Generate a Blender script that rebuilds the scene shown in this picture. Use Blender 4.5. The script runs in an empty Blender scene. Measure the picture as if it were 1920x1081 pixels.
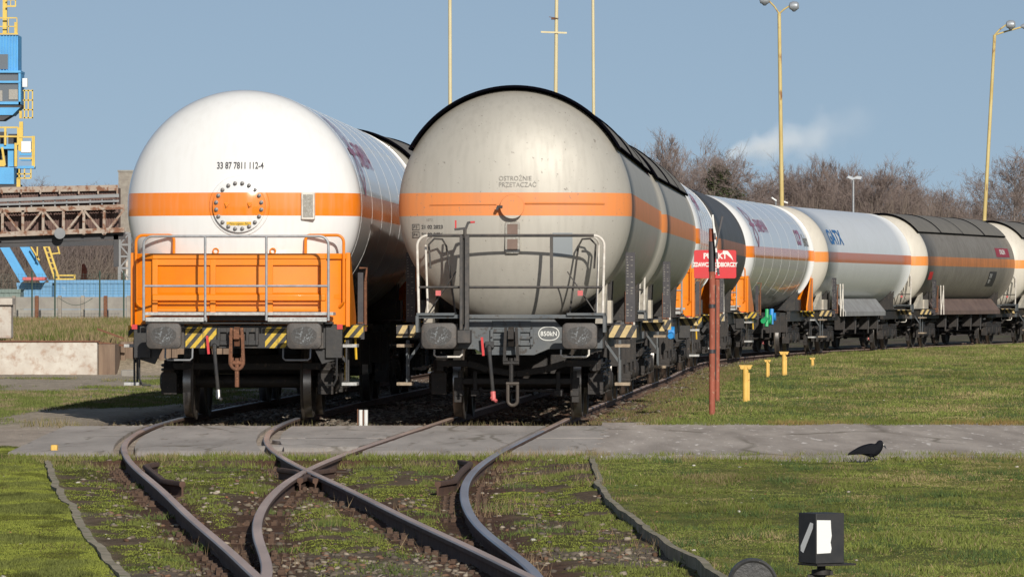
import bpy, bmesh, math, random
import numpy as np
from mathutils import Vector, Matrix
R = math.radians
random.seed(7); rng = np.random.default_rng(11)
scene = bpy.context.scene
C = scene.collection
# ------------------------------------------------------------------ camera, sky, sun, exposure
FPX, CAMH, YH = 10667.0, 1.52, 560.0          # focal length in photo pixels, camera height above the rails, horizon row
cam = bpy.data.cameras.new('camera'); co = bpy.data.objects.new('camera', cam); C.objects.link(co)
cam.lens = 200.0; cam.sensor_width = 36.0; cam.shift_y = 19.5/1920
co.location = (0, 0, CAMH); co.rotation_euler = (R(90), 0, 0)
cam.clip_start = 0.5; cam.clip_end = 9000
scene.camera = co
SUN_AZ, SUN_EL = R(14), R(23)                 # sun behind the camera, a little to its right
sd = Vector((math.sin(SUN_AZ)*math.cos(SUN_EL), -math.cos(SUN_AZ)*math.cos(SUN_EL), math.sin(SUN_EL)))
sl = bpy.data.lights.new('sun', 'SUN'); so = bpy.data.objects.new('sun', sl); C.objects.link(so)
sl.energy = 4.2; sl.angle = R(0.53); sl.color = (1.0, 0.945, 0.86)
so.rotation_euler = (-sd).to_track_quat('-Z', 'Y').to_euler(); so.location = (30, -60, 60)
w = bpy.data.worlds.new('World'); scene.world = w; w.use_nodes = True
nt = w.node_tree; nt.nodes.clear()
out = nt.nodes.new('ShaderNodeOutputWorld'); bg = nt.nodes.new('ShaderNodeBackground')
sky = nt.nodes.new('ShaderNodeTexSky'); sky.sky_type = 'NISHITA'; sky.sun_disc = False
sky.sun_elevation = SUN_EL; sky.sun_rotation = math.atan2(sd.x, sd.y)
sky.air_density = 1.0; sky.dust_density = 0.6; sky.ozone_density = 1.5
tc = nt.nodes.new('ShaderNodeTexCoord'); va = nt.nodes.new('ShaderNodeVectorMath'); va.operation = 'ADD'
va.inputs[1].default_value = (0, 0, 0.16)
hs = nt.nodes.new('ShaderNodeHueSaturation'); hs.inputs['Saturation'].default_value = 0.86; hs.inputs['Value'].default_value = 1.0
nt.links.new(tc.outputs['Generated'], va.inputs[0]); nt.links.new(va.outputs[0], sky.inputs['Vector'])
nt.links.new(sky.outputs[0], hs.inputs['Color']); nt.links.new(hs.outputs[0], bg.inputs[0]); nt.links.new(bg.outputs[0], out.inputs[0])
bg.inputs[1].default_value = 0.083
vs = scene.view_settings; vs.view_transform = 'Standard'; vs.look = 'None'; vs.exposure = 0.0; vs.gamma = 1.0
scene.render.engine = 'CYCLES'
scene.cycles.max_bounces = 6; scene.cycles.volume_bounces = 3

def px(x, y, Z):                                # pixel of the photo at distance Z -> X, height
    return ((x-960)*Z/FPX, CAMH-(y-YH)*Z/FPX)
def gp(x, y, z=0.0):                            # pixel on the plane of height z -> X, Y
    Z = FPX*(CAMH-z)/(y-YH); return ((x-960)*Z/FPX, Z)

# ------------------------------------------------------------------ materials
def mat(name, c1, c2=None, scale=6.0, rough=0.6, metal=0.0, bump=0.0, c3=None, stretch=(1, 1, 1), coat=0.0, detail=5.0, spec=0.5, t3=(0.58, 0.66), s3=None, bscale=None):
    m = bpy.data.materials.new(name); m.use_nodes = True
    n = m.node_tree; b = n.nodes['Principled BSDF']
    b.inputs['Roughness'].default_value = rough; b.inputs['Metallic'].default_value = metal
    b.inputs['Specular IOR Level'].default_value = spec
    if coat: b.inputs['Coat Weight'].default_value = coat; b.inputs['Coat Roughness'].default_value = 0.08
    b.inputs['Base Color'].default_value = (*c1, 1)
    t = n.nodes.new('ShaderNodeTexCoord'); mp = n.nodes.new('ShaderNodeMapping'); mp.inputs['Scale'].default_value = stretch
    n.links.new(t.outputs['Object'], mp.inputs['Vector'])
    def noise(sc, off=0):
        q = n.nodes.new('ShaderNodeTexNoise'); q.inputs['Scale'].default_value = sc; q.inputs['Detail'].default_value = detail
        q.inputs['Roughness'].default_value = 0.6
        n.links.new(mp.outputs[0], q.inputs['Vector']); return q
    m['last'] = 0
    if c2:
        q = noise(scale); r = n.nodes.new('ShaderNodeMapRange'); r.inputs[1].default_value = 0.35; r.inputs[2].default_value = 0.65
        n.links.new(q.outputs[0], r.inputs[0])
        x = n.nodes.new('ShaderNodeMix'); x.data_type = 'RGBA'; x.inputs['A'].default_value = (*c1, 1); x.inputs['B'].default_value = (*c2, 1)
        n.links.new(r.outputs[0], x.inputs['Factor']); col = x.outputs['Result']
        if c3:
            q3 = noise(s3 or scale*3.1); r3 = n.nodes.new('ShaderNodeMapRange'); r3.inputs[1].default_value = t3[0]; r3.inputs[2].default_value = t3[1]
            n.links.new(q3.outputs[0], r3.inputs[0])
            x3 = n.nodes.new('ShaderNodeMix'); x3.data_type = 'RGBA'; x3.inputs['B'].default_value = (*c3, 1)
            n.links.new(col, x3.inputs['A']); n.links.new(r3.outputs[0], x3.inputs['Factor']); col = x3.outputs['Result']
        n.links.new(col, b.inputs['Base Color'])
        rr = n.nodes.new('ShaderNodeMapRange'); rr.inputs[3].default_value = max(0.02, rough-0.1); rr.inputs[4].default_value = min(1, rough+0.12)
        n.links.new(q.outputs[0], rr.inputs[0]); n.links.new(rr.outputs[0], b.inputs['Roughness'])
    if bump:
        qb = noise(bscale or scale*4); bp = n.nodes.new('ShaderNodeBump'); bp.inputs['Strength'].default_value = bump; bp.inputs['Distance'].default_value = 0.01
        n.links.new(qb.outputs[0], bp.inputs['Height']); n.links.new(bp.outputs[0], b.inputs['Normal'])
    return m

def tank_mat(name, base, band, dirt, rough, zb=2.71, hb=0.145, streak=0.35, speck=0.3, coat=0.0, metal=0.0):
    """painted tank: base coat, orange band by height, faint vertical streaks and specks of dirt"""
    m = bpy.data.materials.new(name); m.use_nodes = True
    n = m.node_tree; N = n.nodes; L = n.links; b = N['Principled BSDF']
    t = N.new('ShaderNodeTexCoord'); sp = N.new('ShaderNodeSeparateXYZ'); L.new(t.outputs['Object'], sp.inputs[0])
    def math_(op, a, v=None, w=None):
        q = N.new('ShaderNodeMath'); q.operation = op
        if hasattr(a, 'is_linked') or not isinstance(a, (int, float)): L.new(a, q.inputs[0])
        else: q.inputs[0].default_value = a
        if v is not None:
            if isinstance(v, (int, float)): q.inputs[1].default_value = v
            else: L.new(v, q.inputs[1])
        return q.outputs[0]
    d = math_('SUBTRACT', sp.outputs['Z'], zb); d = math_('ABSOLUTE', d); inb = math_('LESS_THAN', d, hb)
    mp = N.new('ShaderNodeMapping'); mp.inputs['Scale'].default_value = (9, 9, 0.7); L.new(t.outputs['Object'], mp.inputs[0])
    ns = N.new('ShaderNodeTexNoise'); ns.inputs['Scale'].default_value = 1.6; ns.inputs['Detail'].default_value = 6; L.new(mp.outputs[0], ns.inputs['Vector'])
    big = N.new('ShaderNodeTexNoise'); big.inputs['Scale'].default_value = 1.1; big.inputs['Detail'].default_value = 4; L.new(t.outputs['Object'], big.inputs['Vector'])
    fine = N.new('ShaderNodeTexNoise'); fine.inputs['Scale'].default_value = 26; fine.inputs['Detail'].default_value = 2; L.new(t.outputs['Object'], fine.inputs['Vector'])
    r1 = N.new('ShaderNodeMapRange'); r1.inputs[1].default_value = 0.45; r1.inputs[2].default_value = 0.8; r1.inputs[4].default_value = streak; L.new(ns.outputs[0], r1.inputs[0])
    r2 = N.new('ShaderNodeMapRange'); r2.inputs[1].default_value = 0.68; r2.inputs[2].default_value = 0.74; r2.inputs[4].default_value = speck; L.new(fine.outputs[0], r2.inputs[0])
    r3 = N.new('ShaderNodeMapRange'); r3.inputs[1].default_value = 0.4; r3.inputs[2].default_value = 0.7; r3.inputs[4].default_value = streak*0.6; L.new(big.outputs[0], r3.inputs[0])
    s = math_('ADD', r1.outputs[0], r2.outputs[0]); s = math_('ADD', s, r3.outputs[0]); s = math_('MINIMUM', s, 0.9)
    x = N.new('ShaderNodeMix'); x.data_type = 'RGBA'; x.inputs['A'].default_value = (*base, 1); x.inputs['B'].default_value = (*band, 1); L.new(inb, x.inputs['Factor'])
    y = N.new('ShaderNodeMix'); y.data_type = 'RGBA'; y.inputs['B'].default_value = (*dirt, 1); L.new(x.outputs['Result'], y.inputs['A']); L.new(s, y.inputs['Factor'])
    L.new(y.outputs['Result'], b.inputs['Base Color'])
    rr = N.new('ShaderNodeMapRange'); rr.inputs[3].default_value = rough; rr.inputs[4].default_value = min(1, rough+0.25); L.new(s, rr.inputs[0]); L.new(rr.outputs[0], b.inputs['Roughness'])
    if coat: b.inputs['Coat Weight'].default_value = coat; b.inputs['Coat Roughness'].default_value = 0.04
    if metal:
        mm_ = N.new('ShaderNodeMath'); mm_.operation = 'MULTIPLY_ADD'; L.new(inb, mm_.inputs[0]); mm_.inputs[1].default_value = -metal; mm_.inputs[2].default_value = metal; L.new(mm_.outputs[0], b.inputs['Metallic'])
    wv = N.new('ShaderNodeTexNoise'); wv.inputs['Scale'].default_value = 1.7; wv.inputs['Detail'].default_value = 1; L.new(t.outputs['Object'], wv.inputs['Vector'])
    bp = N.new('ShaderNodeBump'); bp.inputs['Strength'].default_value = 0.25; bp.inputs['Distance'].default_value = 0.005; L.new(wv.outputs[0], bp.inputs['Height']); L.new(bp.outputs[0], b.inputs['Normal'])
    return m

def hazard_mat(name, yel=(0.62, 0.42, 0.03), axis='Y', period=0.11, slope=1.0):
    m = mat(name, yel, rough=0.5); n = m.node_tree; b = n.nodes['Principled BSDF']
    t = n.nodes.new('ShaderNodeTexCoord'); sp = n.nodes.new('ShaderNodeSeparateXYZ'); n.links.new(t.outputs['Object'], sp.inputs[0])
    a = n.nodes.new('ShaderNodeMath'); a.operation = 'MULTIPLY_ADD'; n.links.new(sp.outputs['Z'], a.inputs[0]); a.inputs[1].default_value = slope; n.links.new(sp.outputs[axis], a.inputs[2])
    d = n.nodes.new('ShaderNodeMath'); d.operation = 'DIVIDE'; n.links.new(a.outputs[0], d.inputs[0]); d.inputs[1].default_value = period
    f = n.nodes.new('ShaderNodeMath'); f.operation = 'FRACT'; n.links.new(d.outputs[0], f.inputs[0])
    g = n.nodes.new('ShaderNodeMath'); g.operation = 'GREATER_THAN'; n.links.new(f.outputs[0], g.inputs[0]); g.inputs[1].default_value = 0.5
    q = n.nodes.new('ShaderNodeTexNoise'); q.inputs['Scale'].default_value = 18; n.links.new(t.outputs['Object'], q.inputs['Vector'])
    x = n.nodes.new('ShaderNodeMix'); x.data_type = 'RGBA'; x.inputs['A'].default_value = (*yel, 1); x.inputs['B'].default_value = (0.03, 0.03, 0.03, 1); n.links.new(g.outputs[0], x.inputs['Factor'])
    y = n.nodes.new('ShaderNodeMix'); y.data_type = 'RGBA'; y.inputs['B'].default_value = (0.12, 0.09, 0.06, 1); n.links.new(x.outputs['Result'], y.inputs['A'])
    r = n.nodes.new('ShaderNodeMapRange'); r.inputs[1].default_value = 0.45; r.inputs[2].default_value = 0.8; r.inputs[4].default_value = 0.6; n.links.new(q.outputs[0], r.inputs[0]); n.links.new(r.outputs[0], y.inputs['Factor'])
    n.links.new(y.outputs['Result'], b.inputs['Base Color']); return m

M = {}
ORANGE = (0.83, 0.22, 0.015)
M['white_tank'] = tank_mat('white_gloss_tank', (0.77, 0.77, 0.755), ORANGE, (0.52, 0.49, 0.44), 0.16, streak=0.15, speck=0.0, coat=0.35)
M['grey_tank'] = tank_mat('weathered_grey_tank', (0.455, 0.43, 0.375), (0.74, 0.25, 0.07), (0.20, 0.18, 0.155), 0.52, streak=0.20, speck=0.65, metal=0.24)
M['cream_tank'] = tank_mat('cream_tank_end', (0.62, 0.575, 0.49), (0.80, 0.28, 0.06), (0.42, 0.37, 0.30), 0.45, streak=0.3, speck=0.2)
M['dark_tank'] = tank_mat('grimy_tank_side', (0.25, 0.225, 0.19), (0.62, 0.22, 0.06), (0.09, 0.08, 0.07), 0.5, streak=0.45, speck=0.1)
M['dark_gloss_tank'] = tank_mat('dark_polished_tank', (0.085, 0.08, 0.074), (0.36, 0.15, 0.08), (0.06, 0.055, 0.05), 0.5, streak=0.3, speck=0.0)
M['pale_tank'] = tank_mat('pale_tank_side', (0.82, 0.83, 0.82), (0.62, 0.15, 0.03), (0.50, 0.50, 0.48), 0.30, streak=0.22, speck=0.1, coat=0.15)
M['pipe_bolt'] = mat('dull_bolt_steel', (0.20, 0.19, 0.185), rough=0.5, metal=0.3)
M['seam'] = mat('jacket_seam_strip', (0.50, 0.50, 0.49), rough=0.5)
M['roof'] = mat('sun_roof_sheet', (0.15, 0.14, 0.12), (0.23, 0.21, 0.18), 3, 0.75, stretch=(1, 8, 1))
M['roof_edge'] = mat('sun_roof_edge', (0.003, 0.003, 0.005), rough=0.8, spec=0.0)
M['orange'] = mat('orange_box_paint', (0.80, 0.235, 0.004), (0.74, 0.20, 0.003), 2.5, 0.38, coat=0.1)
M['galv'] = mat('galvanised_tube', (0.42, 0.43, 0.44), (0.30, 0.31, 0.32), 14, 0.45, metal=0.4)
M['grating'] = mat('galvanised_grating', (0.50, 0.50, 0.48), (0.34, 0.33, 0.31), 30, 0.6)
M['wood_tread'] = mat('worn_wooden_tread', (0.38, 0.30, 0.21), (0.26, 0.20, 0.14), 20, 0.8)
M['black'] = mat('black_frame_paint', (0.020, 0.020, 0.022), (0.036, 0.033, 0.030), 5, 0.5, bump=0.15, c3=(0.06, 0.048, 0.036))
M['slate'] = mat('slate_frame_paint', (0.075, 0.088, 0.098), (0.115, 0.12, 0.12), 4, 0.55, bump=0.2, c3=(0.05, 0.042, 0.036))
M['grime'] = mat('brake_dust_steel', (0.017, 0.015, 0.014), (0.034, 0.028, 0.024), 6, 0.65, bump=0.4, c3=(0.085, 0.060, 0.042), t3=(.60, .70))
M['buffer'] = mat('greased_buffer_head', (0.050, 0.045, 0.042), (0.085, 0.073, 0.063), 9, 0.55, bump=0.4, c3=(0.19, 0.12, 0.08), t3=(0.62, 0.74))
M['grease_old'] = mat('scraped_grease', (0.06, 0.065, 0.07), (0.24, 0.26, 0.27), 9, 0.35, c3=(0.45, 0.47, 0.48), t3=(0.60, 0.66), s3=14)
M['rust'] = mat('rusted_iron', (0.20, 0.085, 0.045), (0.13, 0.060, 0.035), 12, 0.85, bump=0.5, c3=(0.30, 0.14, 0.07))
M['wheel'] = mat('wheel_steel', (0.07, 0.058, 0.048), (0.11, 0.09, 0.072), 7, 0.6, metal=0.3, bump=0.2)
M['tread'] = mat('wheel_tread', (0.34, 0.33, 0.32), (0.24, 0.22, 0.2), 5, 0.3, metal=0.9)
M['white_tube'] = mat('white_handrail', (0.74, 0.71, 0.64), (0.56, 0.50, 0.43), 12, 0.5)
M['black_tube'] = mat('black_handrail', (0.035, 0.034, 0.034), (0.075, 0.064, 0.055), 16, 0.5)
M['red'] = mat('red_paint', (0.62, 0.03, 0.035), (0.50, 0.03, 0.03), 10, 0.5)
M['pink'] = mat('faded_red_plate', (0.62, 0.14, 0.13), (0.5, 0.10, 0.10), 10, 0.5)
M['yellow'] = mat('yellow_paint', (0.74, 0.46, 0.03), (0.60, 0.35, 0.03), 8, 0.5)
M['blue'] = mat('blue_valve_paint', (0.02, 0.24, 0.60), rough=0.4)
M['green'] = mat('green_valve_paint', (0.02, 0.36, 0.12), rough=0.4)
M['ink'] = mat('black_lettering', (0.035, 0.035, 0.04), rough=0.6)
M['ink_grey'] = mat('faded_lettering', (0.17, 0.16, 0.15), (0.33, 0.31, 0.27), 30, 0.7)
M['ink_white'] = mat('white_lettering', (0.72, 0.72, 0.68), rough=0.6)
M['ink_red'] = mat('maroon_lettering', (0.36, 0.13, 0.20), rough=0.4)
M['panel_red'] = mat('red_name_panel', (0.34, 0.03, 0.045), rough=0.5)
M['ink_blue'] = mat('blue_lettering', (0.03, 0.15, 0.38), rough=0.5)
M['plate'] = mat('data_plate', (0.40, 0.38, 0.34), (0.28, 0.26, 0.22), 16, 0.35, metal=0.3, c3=(0.55, 0.53, 0.48))
M['patch'] = mat('grey_paint_patch', (0.26, 0.285, 0.30), rough=0.6)
M['gusset'] = mat('pale_saddle_paint', (0.56, 0.52, 0.43), (0.40, 0.36, 0.30), 4, 0.6)
M['skirt_brown'] = mat('brown_skirt', (0.14, 0.09, 0.07), (0.20, 0.135, 0.105), 3, 0.6)
M['skirt_grey'] = mat('grey_skirt', (0.34, 0.34, 0.33), (0.26, 0.25, 0.24), 3, 0.6)
M['board'] = mat('dark_data_board', (0.035, 0.033, 0.04), (0.055, 0.05, 0.055), 7, 0.5)
M['hazard_side'] = hazard_mat('hazard_stripes_side', axis='Y', period=0.13, slope=0.8)
M['hazard_front'] = hazard_mat('hazard_stripes_front', axis='X', period=0.125, slope=-0.85)
M['hazard_dirty'] = hazard_mat('dirty_hazard_stripes', yel=(0.56, 0.42, 0.19), axis='X', period=0.15, slope=-0.55)

def grease_mat():
    m = mat('scraped_grease', (0.035, 0.034, 0.033), (0.055, 0.05, 0.046), 9, 0.5, bump=0.3); n = m.node_tree; b = n.nodes['Principled BSDF']
    t = n.nodes.new('ShaderNodeTexCoord'); ln = n.nodes.new('ShaderNodeVectorMath'); ln.operation = 'LENGTH'; n.links.new(t.outputs['Object'], ln.inputs[0])
    q = n.nodes.new('ShaderNodeTexNoise'); q.inputs['Scale'].default_value = 16; q.inputs['Detail'].default_value = 6; q.inputs['Distortion'].default_value = 2.5; n.links.new(t.outputs['Object'], q.inputs['Vector'])
    e = n.nodes.new('ShaderNodeMapRange'); e.inputs[1].default_value = 0.150; e.inputs[2].default_value = 0.06; n.links.new(ln.outputs['Value'], e.inputs[0])
    g = n.nodes.new('ShaderNodeMapRange'); g.inputs[1].default_value = 0.52; g.inputs[2].default_value = 0.66; n.links.new(q.outputs[0], g.inputs[0])
    x = n.nodes.new('ShaderNodeMath'); x.operation = 'MULTIPLY'; n.links.new(e.outputs[0], x.inputs[0]); n.links.new(g.outputs[0], x.inputs[1])
    src = b.inputs['Base Color'].links[0].from_socket
    y = n.nodes.new('ShaderNodeMix'); y.data_type = 'RGBA'; y.inputs['B'].default_value = (.22, .24, .25, 1); n.links.new(src, y.inputs['A']); n.links.new(x.outputs[0], y.inputs['Factor']); n.links.new(y.outputs['Result'], b.inputs['Base Color'])
    return m
M['grease'] = grease_mat()
# ------------------------------------------------------------------ mesh builder
class MB:
    def __init__(s): s.v = []; s.f = []; s.mi = []
    def add(s, vs, fs, mi=0):
        o = len(s.v); s.v += [tuple(p) for p in vs]; s.f += [tuple(i+o for i in f) for f in fs]; s.mi += [mi]*len(fs); return s
    def box(s, x0, x1, y0, y1, z0, z1, mi=0):
        vs = [(x, y, z) for x in (x0, x1) for y in (y0, y1) for z in (z0, z1)]
        return s.add(vs, [(0, 1, 3, 2), (4, 6, 7, 5), (0, 4, 5, 1), (2, 3, 7, 6), (0, 2, 6, 4), (1, 5, 7, 3)], mi)
    def beam(s, a, b, w, h, up=(0, 0, 1), mi=0):
        a = Vector(a); b = Vector(b); d = (b-a).normalized(); u = Vector(up)
        if abs(d.dot(u)) > 0.99: u = Vector((0, 1, 0))
        r = d.cross(u).normalized(); u = r.cross(d)
        vs = []
        for p in (a, b):
            for (i, j) in ((-1, -1), (1, -1), (1, 1), (-1, 1)): vs.append(p + r*(w/2*i) + u*(h/2*j))
        return s.add(vs, [(0, 1, 2, 3), (7, 6, 5, 4), (0, 4, 5, 1), (1, 5, 6, 2), (2, 6, 7, 3), (3, 7, 4, 0)], mi)
    def tube(s, pts, r, n=8, closed=False, mi=0):
        P = [Vector(p) for p in pts]; N = len(P); vs = []; prev = None
        for i, p in enumerate(P):
            if closed: d = (P[(i+1) % N]-P[i-1]).normalized()
            else: d = (P[min(i+1, N-1)]-P[max(i-1, 0)]).normalized()
            if prev is None:
                u = Vector((0, 0, 1)) if abs(d.z) < 0.9 else Vector((0, 1, 0)); u = (u-d*u.dot(d)).normalized()
            else: u = (prev-d*prev.dot(d)).normalized()
            prev = u; q = d.cross(u); rr = r[i] if isinstance(r, (list, tuple)) else r
            for k in range(n):
                a = 2*math.pi*k/n; vs.append(p+(u*math.cos(a)+q*math.sin(a))*rr)
        fs = []
        for i in range(N if closed else N-1):
            j = (i+1) % N
            for k in range(n): fs.append((i*n+k, i*n+(k+1) % n, j*n+(k+1) % n, j*n+k))
        if not closed: fs.append(tuple(range(n))[::-1]); fs.append(tuple((N-1)*n+k for k in range(n)))
        return s.add(vs, fs, mi)
    def prism(s, poly, axis, a0, a1, mi=0):       # poly in the two other axes, extruded along axis from a0 to a1
        n = len(poly); vs = []
        for a in (a0, a1):
            for (p, q) in poly:
                vs.append((a, p, q) if axis == 'x' else (p, a, q) if axis == 'y' else (p, q, a))
        fs = [tuple(range(n)), tuple(range(2*n-1, n-1, -1))]+[(i, i+n, (i+1) % n+n, (i+1) % n) for i in range(n)]
        return s.add(vs, fs, mi)
    def lathe(s, prof, c, axis='y', n=32, mi=0, caps=True):   # prof: list of (along, radius)
        vs = []
        for (t, r) in prof:
            for k in range(n):
                a = 2*math.pi*k/n; p, q = r*math.cos(a), r*math.sin(a)
                vs.append((c[0]+p, c[1]+t, c[2]+q) if axis == 'y' else (c[0]+t, c[1]+p, c[2]+q) if axis == 'x' else (c[0]+p, c[1]+q, c[2]+t))
        fs = []
        for i in range(len(prof)-1):
            for k in range(n): fs.append((i*n+k, (i+1)*n+k, (i+1)*n+(k+1) % n, i*n+(k+1) % n))
        if caps:
            fs.append(tuple(range(n))); fs.append(tuple((len(prof)-1)*n+k for k in range(n))[::-1])
        return s.add(vs, fs, mi)
    def build(s, name, mats, parent=None, smooth=True, bevel=0.0, angle=32, loc=None):
        me = bpy.data.meshes.new(name); me.from_pydata(s.v, [], s.f)
        mats = mats if isinstance(mats, (list, tuple)) else [mats]
        for m in mats: me.materials.append(M[m] if isinstance(m, str) else m)
        if len(mats) > 1: me.polygons.foreach_set('material_index', s.mi)
        bm = bmesh.new(); bm.from_mesh(me); bmesh.ops.recalc_face_normals(bm, faces=bm.faces); bm.to_mesh(me); bm.free()
        if smooth:
            me.polygons.foreach_set('use_smooth', [True]*len(me.polygons)); me.set_sharp_from_angle(angle=R(angle))
        o = bpy.data.objects.new(name, me); C.objects.link(o)
        if parent: o.parent = parent
        if loc: o.location = loc
        if bevel:
            b = o.modifiers.new('bevel', 'BEVEL'); b.width = bevel; b.segments = 2; b.limit_method = 'ANGLE'; b.angle_limit = R(40)
        return o
def tag(o, label=None, cat=None, group=None, kind=None):
    if label: o['label'] = label
    if cat: o['category'] = cat
    if group: o['group'] = group
    if kind: o['kind'] = kind
    return o
def empty(name, loc=(0, 0, 0), rz=0.0):
    o = bpy.data.objects.new(name, None); C.objects.link(o); o.location = loc; o.rotation_euler = (0, 0, rz); o.empty_display_size = 0.3; return o
def copy_tree(o, parent=None):
    kids = [c for c in KIDS.get(o.name, [])] if False else list(o.children)
    c = o.copy(); C.objects.link(c); c.parent = parent
    for k in kids: copy_tree(k, c)
    return c
def arc(cx, cz, r, a0, a1, n=6):
    return [(cx+r*math.cos(R(a0+(a1-a0)*i/n)), cz+r*math.sin(R(a0+(a1-a0)*i/n))) for i in range(n+1)]
def hoop(x0, x1, z0, z1, y, r=0.12, zl=None):   # inverted U of tube centres in the x-z plane
    zl = z0 if zl is None else zl
    return [(x0, y, z0)]+[(p, y, q) for p, q in arc(x0+r, z1-r, r, 180, 90)]+[(p, y, q) for p, q in arc(x1-r, z1-r, r, 90, 0)]+[(x1, y, zl)]

def text_verts(txt, size, align='CENTER', bold=0.0, line=1.0):
    cu = bpy.data.curves.new('t', 'FONT'); cu.body = txt; cu.size = size; cu.align_x = align; cu.offset = bold; cu.space_line = line; cu.resolution_u = 3
    ob = bpy.data.objects.new('t', cu); C.objects.link(ob); bpy.context.view_layer.update()
    me = bpy.data.meshes.new_from_object(ob.evaluated_get(bpy.context.evaluated_depsgraph_get()))
    bm = bmesh.new(); bm.from_mesh(me); bmesh.ops.triangulate(bm, faces=bm.faces); bmesh.ops.subdivide_edges(bm, edges=bm.edges, cuts=1)
    bm.to_mesh(me); bm.free()
    vs = [tuple(v.co) for v in me.vertices]; fs = [tuple(p.vertices) for p in me.polygons]
    bpy.data.objects.remove(ob); bpy.data.curves.remove(cu); bpy.data.meshes.remove(me)
    return vs, fs

# ------------------------------------------------------------------ tank wagons
WL = 18.0; TR = 1.485; TZ = 2.685; TY0 = 1.55; DD = 0.76
def dome_y(x, z):
    r = min(0.9999, math.hypot(x, z-TZ)/TR)
    return TY0 - DD*(1-r**2.25)**(1/2.05)
def dome_text(name, txt, size, cx, cz, mt, parent, align='CENTER', bold=0.0, sx=1.0, line=1.0):
    vs, fs = text_verts(txt, size, align, bold, line)
    mb = MB(); mb.add([(cx+v[0]*sx, dome_y(cx+v[0]*sx, cz+v[1])-0.007, cz+v[1]) for v in vs], fs)
    return mb.build(name, mt, parent, smooth=False)
def side_pt(y, ang, off=0.009): return ((TR+off)*math.cos(ang), y, TZ+(TR+off)*math.sin(ang))
def side_map(u, v, y0, a0): return side_pt(y0+u, a0+v/TR)
def side_text(name, txt, size, y0, a0, mt, parent, bold=0.0, sx=1.0, align='LEFT'):
    vs, fs = text_verts(txt, size, align, bold)
    mb = MB(); mb.add([side_map(v[0]*sx, v[1], y0, a0) for v in vs], fs)
    return mb.build(name, mt, parent, smooth=False)
def side_patch(mb, y0, y1, a0, a1, off=0.006, n=6, mi=0):
    vs = []
    for i in range(n+1):
        a = a0+(a1-a0)*i/n
        vs += [side_pt(y0, a, off), side_pt(y1, a, off)]
    mb.add(vs, [(2*i, 2*i+1, 2*i+3, 2*i+2) for i in range(n)], mi)

def make_tank(root, mats, seams=0):
    mb = MB(); n = 128
    prof = []
    K = 22
    for i in range(K+1):
        r = math.sin(i/K*math.pi/2); r = max(r, 0.0005)
        prof.append((TY0-DD*(1-min(r, 1)**2.25)**(1/2.05) if r < 0.99999 else TY0, TR*r))
    near = prof[:]
    far = [(WL-t, r) for t, r in reversed(prof)]
    mb.lathe(near, (0, 0, TZ), 'y', n, mi=0, caps=True)
    ys = np.linspace(TY0, WL-TY0, 9)
    mb.lathe([(t, TR) for t in ys], (0, 0, TZ), 'y', n, mi=1, caps=False)
    mb.lathe(far, (0, 0, TZ), 'y', n, mi=0, caps=True)
    if seams:
        for y in np.linspace(TY0+0.15, WL-TY0-0.15, seams):
            mb.tube([((TR+0.001)*math.cos(a), y, TZ+(TR+0.001)*math.sin(a)) for a in np.linspace(0, 2*math.pi, 97)[:-1]], 0.0018, 5, closed=True, mi=2)
    o = mb.build('tank', list(mats)+['seam'], root, angle=25)
    # merge doubles so the knuckle shades smoothly
    bm = bmesh.new(); bm.from_mesh(o.data); bmesh.ops.remove_doubles(bm, verts=bm.verts, dist=0.0008); bmesh.ops.recalc_face_normals(bm, faces=bm.faces); bm.to_mesh(o.data); bm.free()
    o.data.polygons.foreach_set('use_smooth', [True]*len(o.data.polygons))
    return o

def make_roof(root, y0=1.33, y1=16.2, amax=61, segs=3):
    Ro = TR+0.040
    sheet = MB(); edge = MB(); A = np.linspace(R(90-amax), R(90+amax), 41)
    yy = np.linspace(y0, y1, segs+1)
    for s in range(segs):
        a_, b_ = yy[s]+(0.0 if s == 0 else -0.03), yy[s+1]; ro = Ro+0.008*(s % 2)
        m = int((b_-a_)/0.16); vs = []
        for j in range(m+1):
            y = a_+(b_-a_)*j/m; rr = ro+(0.010 if j % 2 else 0.0)
            vs += [(rr*math.cos(t), y, TZ+rr*math.sin(t)) for t in A]
        na = len(A); fs = [(j*na+i, j*na+i+1, (j+1)*na+i+1, (j+1)*na+i) for j in range(m) for i in range(na-1)]
        sheet.add(vs, fs)
        k = len(sheet.v)
        # rolled rims along both long sides and the joint hoops
        for t in (A[0], A[-1]):
            edge.beam((ro*math.cos(t), a_, TZ+ro*math.sin(t)), (ro*math.cos(t), b_-0.03, TZ+ro*math.sin(t)), 0.03, 0.03)
        if s > 0: edge.tube([((ro+.012)*math.cos(t), a_, TZ+(ro+.012)*math.sin(t)) for t in A], 0.012, 5)
    for y in (y0, y1):
        vs = []
        for t in A:
            for rr, dy in ((Ro-0.018, 0), (Ro+0.014, 0), (Ro+0.014, 0.03), (Ro-0.018, 0.03)):
                vs.append((rr*math.cos(t), y+dy-0.015, TZ+rr*math.sin(t)))
        na = len(A); fs = []
        for i in range(na-1):
            for k in range(4): fs.append((i*4+k, i*4+(k+1) % 4, (i+1)*4+(k+1) % 4, (i+1)*4+k))
        fs += [(0, 1, 2, 3), tuple((na-1)*4+k for k in (3, 2, 1, 0))]
        edge.add(vs, fs)
    o = sheet.build('sun_roof', 'roof', root, angle=20)
    sol = o.modifiers.new('thick', 'SOLIDIFY'); sol.thickness = 0.006; sol.offset = -1
    edge.build('rim', 'roof_edge', o)

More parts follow.
